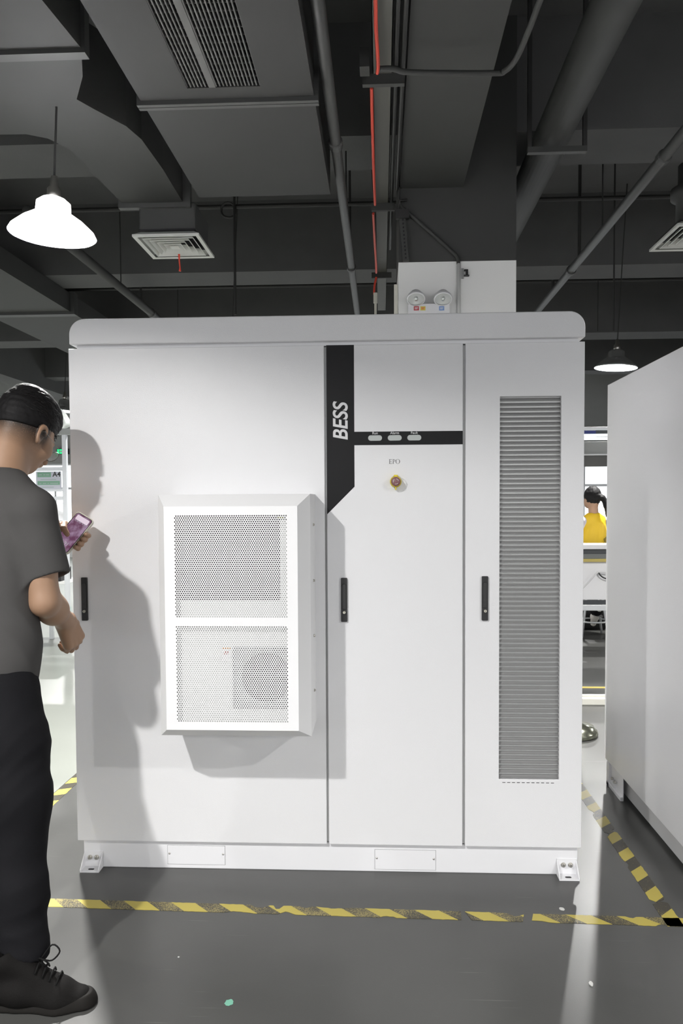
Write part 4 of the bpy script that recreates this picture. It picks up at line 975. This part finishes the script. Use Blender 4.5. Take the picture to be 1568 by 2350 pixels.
# shoes
def shoe(c, yaw):
    g_ = SDF((-.22, -.10, -.005), (.24, .10, .20), .0035)
    g_.chain([(-.105, 0, .050), (-.02, 0, .045), (.09, -.004, .024), (.145, .002, .018)], [.040, .040, .037, .031], .03, flat=((0, 1, 0), .80))
    g_.cone((-.10, 0, .045), (-.075, 0, .125), .036, .038, .03); g_.cone((-.05, 0, .125), (.088, 0, .048), .034, .028, .03)
    g_.cone((-.08, 0, .12), (-.078, 0, .18), .028, .034, .004, op='s')
    so = SDF((-.22, -.10, -.01), (.24, .10, .08), .0035)
    so.chain([(-.115, 0, .0), (-.02, -.002, .0), (.09, -.005, .0), (.150, .002, .004)], [.046, .042, .053, .044], .02); so.plane((0, 0, .001), (0, 0, -1)); so.plane((0, 0, .026), (-.06, 0, 1))
    g_.plane((0, 0, .015), (0, 0, -1))
    e = bpy.data.objects.new('tmp', None); out = []
    M = Matrix.Translation(Vector(c)-man.location) @ Matrix.Rotation(yaw, 4, 'Z')
    me = g_.mesh('shoe'); me.transform(M); sh = link('shoe', me, shoem, man)
    me = so.mesh('sole'); me.transform(M); link('sole', me, solem, sh)
    lc = MB()
    for k, x in enumerate((.030, .050, .069, .088)):
        z = .142-(x+.045)*.52; z = {0: .124, 1: .113, 2: .102, 3: .090}[k]
        lc.tube([(x, -.030, z-.020), (x+.004, -.012, z-.002), (x+.004, .012, z-.002), (x, .030, z-.020)], .0028, 6)
    lc.tube(smooth_path([(.035, -.004, .128), (.045, -.030, .150), (.068, -.034, .140), (.055, -.016, .122), (.037, -.004, .128)], 4), .0024, 6)
    lc.tube(smooth_path([(.035, .004, .128), (.062, .022, .160), (.084, .020, .142), (.064, .012, .120), (.037, .004, .128)], 4), .0024, 6)
    me = lc.mesh('laces'); me.transform(M); l_ = link('laces', me, mat('lace_black', (.006, .006, .006), .7, spec=.15), sh, True)
    me = MB().box(-.05, -.02, -.0500, -.046, .042, .0445).mesh('trim'); me.transform(M); link('side_trim', me, mat('trim_grey', (.03, .028, .026), .5), sh)
    bpy.data.objects.remove(e)
shoe((-1.004, 2.215, 0), math.radians(3)); shoe((-1.345, 2.56, 0), math.radians(52))
# the phone
ph = thing('smartphone', 'smartphone in a pale case held by the man, screen showing pink pictures and a clock', 'phone', tuple(PC))
PM = Matrix((( PW[0], PL[0], PN[0], 0), (PW[1], PL[1], PN[1], 0), (PW[2], PL[2], PN[2], 0), (0, 0, 0, 1)))
def rr2(w, h, r, n=6):
    p = []
    for (cx, cy, a0) in ((w-r, h-r, 0), (-w+r, h-r, math.pi/2), (-w+r, -h+r, math.pi), (w-r, -h+r, 1.5*math.pi)):
        for k in range(n+1): a = a0+math.pi/2*k/n; p.append((cx+r*math.cos(a), cy+r*math.sin(a)))
    return p
def phpart(mb, name, m, parent=None):
    me = mb.mesh(name); me.transform(PM); return link(name, me, m, parent or ph)
phpart(MB().prism(rr2(.0385, .079, .012), -.007, .0045, 'z'), 'case', mat('case_cream', (.55, .53, .45), .35))
phpart(MB().prism(rr2(.0362, .0755, .010), -.003, .0052, 'z'), 'phone_body', mat('phone_black', (.01, .01, .012), .2))
pm_ = bpy.data.materials.new('phone_screen'); pm_.use_nodes = True; nt = pm_.node_tree; b_ = nt.nodes['Principled BSDF']; b_.inputs['Base Color'].default_value = (.02, .02, .02, 1); b_.inputs['Roughness'].default_value = .12
tc = nt.nodes.new('ShaderNodeTexCoord'); nz_ = nt.nodes.new('ShaderNodeTexNoise'); nz_.inputs['Scale'].default_value = 45; nz_.inputs['Detail'].default_value = 6
rp = nt.nodes.new('ShaderNodeValToRGB'); rp.color_ramp.elements[0].position = .38; rp.color_ramp.elements[0].color = (.16, .055, .12, 1); rp.color_ramp.elements[1].position = .66; rp.color_ramp.elements[1].color = (.42, .28, .42, 1)
L_ = nt.links.new; L_(tc.outputs['Object'], nz_.inputs['Vector']); L_(nz_.outputs['Fac'], rp.inputs[0]); L_(rp.outputs[0], b_.inputs['Emission Color']); b_.inputs['Emission Strength'].default_value = .75
scn = phpart(MB().prism(rr2(.0345, .0735, .009), .0052, .0055, 'z'), 'screen', pm_)
w_ = mat('screen_white', (.62, .58, .66), .3, emis=.5)
def pht(s, size, x, y, rot, name='clock_text', m=w_):
    text(s, name, size, m, PM @ Matrix.Translation((x, y, .0058)) @ Matrix.Rotation(rot, 4, 'Z'), scn, ext=.0001)
pht('16:47', .0185, 0, -.046, math.pi)
phpart(MB().prism([(x, y-.063) for x, y in rr2(.010, .0032, .003)], .0055, .0057, 'z'), 'camera_island', dark, scn)
ic = MB()
for i in range(5): ic.prism([(x-.022+i*.011, y+.046) for x, y in rr2(.0028, .0028, .001)], .0055, .0058, 'z')
phpart(ic, 'icons', mat('icon_grey', (.2, .17, .22), .4, emis=.4), scn)
phpart(MB().prism([(x, y+.058) for x, y in rr2(.028, .010, .004)], .0055, .00565, 'z'), 'message_panel', mat('panel_lilac', (.50, .42, .50), .3, emis=.45), scn)

# ------------------------------------------------------------------ seen through the left gap: aluminium rack
RY = 8.0
pr = aY(151, 1151, RY)[0]
rk = thing('storage_rack', 'aluminium profile rack with shelves seen in the left gap behind the man', 'rack', (pr-.7, RY+.22, 0))
def rz(y): return H-(y-1151)/(F/RY)
RL = pr-1.5
for x, y, t in ((pr, RY, 2.1), (pr, RY+.45, 2.1), (RL, RY, 2.1), (RL, RY+.45, 2.1)):
    rel(MB().box(x-.022, x+.022, y-.022, y+.022, 0, t), rk).build('post', alu, rk, bevel=.003)
rel(MB().box(aY(113, 1150, 8.35)[0]-.02, aY(113, 1150, 8.35)[0]+.02, 8.33, 8.37, 0, .9), rk).build('post', alu, rk, bevel=.003)
for z in (rz(1071), rz(1119), rz(1139)): rel(MB().box(RL+.022, pr-.022, RY-.018, RY+.018, z-.018, z+.018), rk).build('rail', alu, rk, bevel=.002)
for z in (rz(1196), rz(1337), rz(1425)):
    rel(MB().box(RL+.02, pr-.022, RY-.02, RY+.47, z-.012, z+.012), rk).build('shelf', wallw, rk, bevel=.002)
top('overhead_channel', MB().box(RL-.2, pr+.6, RY-.03, RY+.03, 2.10, 2.16), mat('channel_pale', (.5, .52, .52), .5), 'pale channel lying along the top of the aluminium rack', 'channel', bevel=.004)
bx_ = aY(121, 993, RY)[0]; top('black_box', MB().box(bx_-.02, bx_+.03, RY-.09, RY-.032, 2.095, 2.16), blackp, 'small black box clamped to the pale channel beside the man\'s temple', 'box', bevel=.003)
# hanging sign
s0, s1 = aY(84, 1150, RY-.03)[0], aY(146, 1150, RY-.03)[0]
sg_ = thing('hanging_sign', 'white shelf sign with green blocks reading A4, on the rack', 'sign', ((s0+s1)/2, RY-.03, rz(1097)))
rel(MB().box(s0, s1-.02, RY-.034, RY-.026, rz(1118), rz(1077)), sg_).build('board', mat('sign_white', (.62, .64, .72), .5), sg_)
gr_n = mat('sign_green', (.22, .42, .30), .5)
xs = lambda u: aY(u, 1150, RY-.036)[0]
for (u0, u1, y0, y1) in ((87, 118, 1090, 1079), (87, 138, 1108, 1099)):
    rel(MB().box(xs(u0), xs(u1), RY-.0355, RY-.0335, rz(y0), rz(y1)), sg_).build('green_block', gr_n, sg_)
text('A4', 'lettering', .068, txtk, Matrix.Translation(-sg_.location) @ wallplane(xs(131), RY-.0355, rz(1084)), sg_, bold=.0015)
tl = MB()
for (u0, u1, y) in ((90, 97, 1084), (101, 105, 1084), (107, 114, 1084), (91, 96, 1104), (99, 107, 1104), (110, 113, 1104), (116, 134, 1104), (94, 130, 1095), (96, 124, 1113)):
    tl.box(xs(u0), xs(u1), RY-.0362, RY-.0352, rz(y)-.006, rz(y)+.002)
rel(tl, sg_).build('fine_print', mat('print_pale', (.42, .5, .5), .6), sg_)
# things on the rack
def lump(name, c, r, m, label, cat, seed, amp=.012, sc=30):
    S_ = SDF(np.array(c)-np.array(r)*1.5-.02, np.array(c)+np.array(r)*1.5+.02, .012); S_.ell(c, np.eye(3), r, 0); S_.noise(amp, sc, seed); S_.plane((0, 0, c[2]-r[2]*.75), (0, 0, -1))
    me = S_.mesh(name, c, 0); o = link(name, me, m); o.location = c; return tag(o, label, cat)
x_ = aY(137, 1150, RY+.15)[0]
lump('plastic_bag', (x_, RY+.14, rz(1196)+.012+.11*.75), (.10, .10, .11), mat('bag_white', (.75, .76, .78), .4), 'white plastic bag on the rack shelf just above the phone', 'bag', 3)
x_ = aY(136, 1150, RY+.1)[0]
lump('plastic_bag', (x_-.02, RY+.10, 2.162+.12*.75), (.13, .12, .12), mat('bag_clear', (.70, .74, .72), .25), 'crumpled clear plastic bag piled on top of the rack', 'bag', 9, .02, 24)
for i, (u, w_, h_, m_, lab) in enumerate(((112, .22, .13, mat('crate_black', (.02, .02, .022), .5), 'black crate on the rack shelf behind the man\'s forearm'), (150, .10, .07, mat('part_teal', (.16, .42, .36), .5), 'teal plastic part lying on the lowest rack shelf'))):
    x_ = aY(u, 1150, RY+.1)[0]-(.02 if i else 0); z_ = (rz(1337), rz(1425))[i]+.012
    b = MB()
    if i == 0:
        b.box(x_-.16, x_+.02+.16-.04, RY+.01, RY+.3, z_, z_+.01).box(x_-.16, x_-.15, RY+.01, RY+.3, z_, z_+h_).box(x_+.13, x_+.14, RY+.01, RY+.3, z_, z_+h_).box(x_-.16, x_+.14, RY+.01, RY+.02, z_, z_+h_).box(x_-.16, x_+.14, RY+.29, RY+.3, z_, z_+h_).box(x_-.17, x_+.15, RY+.0, RY+.01, z_+h_-.02, z_+h_)
    else: b.box(x_-.12, x_+.02, RY+.05, RY+.2, z_, z_+.10).box(x_-.10, x_+.0, RY+.04, RY+.05, z_+.02, z_+.08)
    top(('crate', 'plastic_part')[i], b, m_, lab, ('crate', 'part')[i], bevel=.004)
ex = aY(143, 1036, RY1-.1)
es = thing('exit_sign', 'small lit green exit sign on the far wall seen past the rack', 'exit sign', (ex[0], RY1-.06, ex[2]))
MB().box(-.15, .15, -.03, .06, -.07, .07).build('housing', blackp, es)
MB().box(-.135, .135, -.034, -.03, -.058, .058).build('lit_face', mat('exit_green', (.02, .8, .25), .5, emis=1.3), es)
MB().prism([(-.11, -.01), (-.04, -.01), (-.04, -.03), (-.0, .0), (-.04, .03), (-.04, .01), (-.11, .01)], -.037, -.034, 'y').build('arrow', txtw, es)

# ------------------------------------------------------------------ seen through the right gap: assembly bench and worker
BY = 7.9; K = F/BY
def bz(y): return H-(y-1151)/K
wb = thing('workbench', 'white assembly workbench with a yellow edge strip seen in the right gap', 'workbench', (2.3, BY+.3, 0))
B0, B1 = 1.35, 3.4
def wbp(name, m, *b, bev=.002): return rel(MB().box(*b), wb).build(name, m, wb, bevel=bev)
wbp('worktop', whiteflat, B0, B1, BY, BY+.35, bz(1261), bz(1251))
wbp('drawer_rail', mat('bench_dark', (.05, .055, .06), .5), B0, B1, BY+.02, BY+.06, bz(1272), bz(1261))
wbp('apron', mat('bench_grey', (.16, .17, .165), .5), B0, B1, BY+.01, BY+.05, bz(1283), bz(1272))
wbp('yellow_strip', mat('strip_yellow', (.52, .42, .12), .5), B0, B1, BY+.0, BY+.05, bz(1290), bz(1283))
wbp('modesty_panel', whiteflat, B0, B1, BY+.03, BY+.045, bz(1377), bz(1290))
wbp('lower_strip', mat('bench_dark', (.05, .055, .06), .5), B0, B1, BY+.02, BY+.05, bz(1387), bz(1378))
wbp('foot_rail', alu, B0, B1, BY+.0, BY+.05, bz(1401), bz(1388))
for x in (B0+.02, B1-.06): wbp('upright', alu, x, x+.04, BY+.30, BY+.34, 0, 2.15); wbp('leg', alu, x, x+.04, BY+.01, BY+.05, 0, bz(1262))
wbp('back_shelf', mat('bench_shelf_grey', (.32, .32, .31), .6), B0, B1, BY+.10, BY+.14, bz(1045), bz(1016))
wbp('shelf_edge', whiteflat, B0, B1, BY+.06, BY+.15, bz(1048), bz(1045))
wbp('lower_shelf_panel', mat('bench_panel_grey', (.13, .13, .125), .6), B0, B1, BY+.10, BY+.14, bz(1073), bz(1048))
wbp('top_rail', whiteflat, B0, B1, BY+.05, BY+.12, bz(991), bz(984))
wbp('cable_duct', mat('duct_blue', (.02, .03, .16), .5), B0, 2.06, BY+.08, BY+.11, bz(1000), bz(992))
wbp('truss_backing', mat('bench_dark', (.05, .055, .06), .5), 2.06, B1, BY+.09, BY+.11, bz(1000), bz(991))
tg = mat('tube_glow', (.95, 1, 1), .4, emis=3.5)
for i, y in enumerate((1003.5, 1011)):
    t = thing('fluorescent_tube', ('upper', 'lower')[i]+' of the two lit white tubes over the workbench', 'light tube', (2.35, BY+.02, bz(y)), group='tube lights over the workbench')
    MB().tube([(-.62+.2*i, 0, 0), (.9, 0, 0)], .0125, 14).build('glass_tube', tg, t, True)
    MB().box(-.66+.2*i, .94, .012, .028, -.010, .010).build('batten', alu, t)
P_ = [aY(u, v, BY-.01) for u, v in ((1335, 1352), (1347, 1340), (1360, 1326), (1370, 1315), (1374, 1313), (1391, 1313.5), (1410, 1318))]
top('white_cable', MB().tube(smooth_path(P_, 4), .007, 8), txtw, 'white cable draped from a hook on the bench panel, running both ways', 'cable')
P_ = [aY(u, v, BY-.005) for u, v in ((1374, 1313), (1378, 1320), (1386, 1326), (1400, 1330))]
top('grey_cable', MB().tube(smooth_path(P_, 4), .006, 8), pipek, 'dark grey cable sagging right below the white cable on the bench panel', 'cable')
# worker
WY = 8.62
hc = V3(*aY(1359, 1143, WY)); wl = thing('person', 'seated worker in yellow vest with black ponytail, seen from behind through the right gap', 'person', (hc[0], WY, 0))
Wb = SDF(hc-V3(.36, .45, 1.5), hc+V3(.36, .5, .2), .009); I3 = np.eye(3)
wf = V3(-.35, .93, 0); wr = V3(.93, .35, 0); WA = [wf, wr, V3(0, 0, 1)]
def wp(f, r, z): return V3(hc[0], WY, z)+wf*f+wr*r
hz = hc[2]
Wb.ell(wp(.0, 0, hz), WA, (.092, .074, .110), .02); Wb.ell(wp(.055, 0, hz-.05), WA, (.05, .05, .06), .02); Wb.cone(wp(.09, 0, hz-.02), wp(.11, 0, hz-.045), .01, .013, .01)
for s_ in (1, -1): Wb.ell(wp(0, s_*.076, hz-.01), WA, (.015, .008, .028), .004)
Wb.cone(wp(-.015, 0, hz-.06), wp(-.035, 0, hz-.20), .048, .052, .02)
Wb.ell(wp(-.03, 0, hz-.42), WA, (.085, .125, .24), .04)
for s_ in (1, -1):
    Wb.chain([wp(-.03, s_*.14, hz-.235), wp(.06, s_*.20, hz-.48), wp(.30, s_*.13, hz-.52)], [.042, .036, .026], .02)
    hh_ = wp(.30, s_*.13, hz-.52); Wb.cone(hh_, hh_+wf*.06, .026, .030, .01)
    for k in range(4): Wb.chain([hh_+wf*.05+wr*(.018*(k-1.5)), hh_+wf*.11+wr*(.02*(k-1.5)), hh_+wf*.135+wr*(.02*(k-1.5))-V3(0, 0, .018)], [.010, .009, .008], .004)
    Wb.cone(hh_+wf*.03-wr*s_*.02, hh_+wf*.08-wr*s_*.045, .011, .009, .004)
sobj('body', Wb, mat('skin_worker', (.42, .25, .16), .5), wl)
Hw = SDF(hc-V3(.2, .2, .36), hc+V3(.24, .2, .18), .006); Hw.ell(wp(-.012, 0, hz+.022), WA, (.100, .083, .106), .01); Hw.plane(wp(.03, 0, hz-.01), V3(*(wf*1.0))*.8-V3(0, 0, .6))
Hw.cone(wp(-.105, .02, hz+.015), wp(-.12, .03, hz-.0), .026, .026, .015)
Hw.chain([wp(-.115, .045, hz+.01), wp(-.14, .085, hz-.07), wp(-.135, .115, hz-.17), wp(-.12, .13, hz-.27)], [.026, .036, .032, .012], .015); Hw.noise(.002, 120, 4)
sobj('hair', Hw, hairm, wl, 0)
ti = MB().lathe([(.018, -.01), (.026, -.008), (.026, .008), (.018, .01)], (0, 0, 0), 'z', 16, closed=True); c = wp(-.115, .035, hz+.012); ti.v = [(x+c[0], y+c[1], z+c[2]) for x, y, z in ti.v]
rel(ti, wl).build('hair_tie', mat('hair_tie_pale', (.7, .65, .62), .5), wl, True)
Vs = SDF(hc-V3(.36, .36, .85), hc+V3(.36, .36, .0), .008)
Vs.ell(wp(-.03, 0, hz-.42), WA, (.112, .155, .27), .05); Vs.cone(wp(-.03, 0, hz-.20), wp(-.03, .12, hz-.235), .055, .045, .04); Vs.cone(wp(-.03, 0, hz-.20), wp(-.03, -.12, hz-.235), .055, .045, .04)
Vs.ell(wp(-.02, 0, hz-.66), WA, (.125, .16, .16), .05); Vs.noise(.003, 22, 7); Vs.plane((0, 0, hz-.80), (0, 0, -1)); Vs.cone(wp(-.025, 0, hz-.175), wp(-.01, 0, hz-.08), .052, .062, .004, op='s')
sobj('vest', Vs, mat('vest_yellow', (.80, .52, .02), .6), wl)
Sl = SDF(hc-V3(.4, .36, .85), hc+V3(.4, .45, .0), .008)
for s_ in (1, -1): Sl.chain([wp(-.03, s_*.145, hz-.24), wp(.06, s_*.205, hz-.48), wp(.20, s_*.17, hz-.51)], [.056, .050, .040], .02)
sobj('sleeves', Sl, mat('sleeve_lavender', (.62, .60, .68), .7), wl)
Tw = SDF((hc[0]-.45, WY-.45, .05), (hc[0]+.45, WY+.65, .95), .010)
hp_ = wp(-.02, 0, .70); Tw.ell(hp_, WA, (.14, .17, .12), .03)
FT = {1: wp(-.02, .05, .27), -1: wp(.16, -.12, .12)}
for s_ in (1, -1): Tw.chain([wp(.0, s_*.09, .68), wp(.40, s_*.10, .66), FT[s_]], [.085, .070, .062], .02)
sobj('trousers', Tw, trou, wl)
shw = mat('trainer_white', (.60, .58, .54), .6)
for s_ in (1, -1):
    a_ = FT[s_]+(V3(0, 0, .02) if s_ > 0 else V3(0, 0, .0)); Sh = SDF(a_-V3(.25, .25, .24), a_+V3(.25, .25, .12), .007); d_ = wf*.30+V3(0, 0, -.95) if s_ > 0 else wf*.98+V3(0, 0, -.30)
    Sh.chain([a_+wf*-.02-V3(0, 0, .01), a_+d_*.09, a_+d_*.17], [.044, .042, .030], .02); Sh.plane((0, 0, .02), (0, 0, -1))
    so_ = sobj('shoe', Sh, shw, wl); st2 = MB()
    c = a_+d_*.07-wf*.045; rel(MB().prism([(c[0]-.045, c[2]+.02), (c[0]+.05, c[2]+.0), (c[0]+.05, c[2]-.022), (c[0]-.045, c[2]-.002)], c[1]-.01, c[1]+.02, 'y'), wl).build('side_stripe', mat('stripe_grey', (.2, .2, .2), .6), so_)
lump('dark_filler', (2.32, 9.15, .21), (.36, .16, .27), mat('filler_black', (.012, .012, .013), .7), 'added black lump filling the dark area behind the white stool legs', 'bag', 5, .01, 14)  # made-up dark mass, put in to blacken the space under the bench
# print on the back of the vest
logo = MB(); bc = wp(-.150, .075, hz-.43)
pts = [bc+wr*(.030*math.cos(t))+V3(0, 0, .030*math.sin(t)) for t in [2*math.pi*k/5+1.57 for k in range(6)]]; logo.tube(pts, .0035, 5); logo.tube([bc+wr*(.014*math.cos(t))+V3(0, 0, .014*math.sin(t)) for t in [2*math.pi*k/10 for k in range(11)]], .003, 5)
for k in range(3):
    q = bc+wr*(.055+.032*k)
    for dz in (.018, -.018):
        logo.tube([q+V3(0, 0, dz+.010), q+wr*.022+V3(0, 0, dz+.010)], .0028, 5); logo.tube([q+V3(0, 0, dz-.008), q+wr*.022+V3(0, 0, dz-.008)], .0028, 5); logo.tube([q+wr*.011+V3(0, 0, dz-.010), q+wr*.011+V3(0, 0, dz+.013)], .0028, 5)
logo.tube([bc+wr*-.0+V3(0, 0, -.055), bc+wr*.12+V3(0, 0, -.050)], .0025, 5)
rel(logo, wl).build('vest_print', mat('vest_print_dark', (.12, .12, .07), .6), wl)
# her stool
sx, sy = hp_[0], hp_[1]
a = thing('stool', 'white framed work stool under the seated worker behind the bench', 'stool', (sx, sy, 0))
MB().lathe([(0, .56), (.15, .56), (.17, .575), (.17, .60), (.14, .615), (0, .615)], seg=28).build('seat', blackp, a, True)
for k in range(4):
    an = math.pi/4+k*math.pi/2; c_, s_ = math.cos(an), math.sin(an)
    MB().tube([(.09*c_, .09*s_, .56), (.19*c_, .19*s_, .012)], .012, 10).build('leg', alu, a, True)
MB().tube([(.165*math.cos(t), .165*math.sin(t), .17) for t in [2*math.pi*k/24 for k in range(25)]], .009, 8).build('foot_ring', alu, a, True)
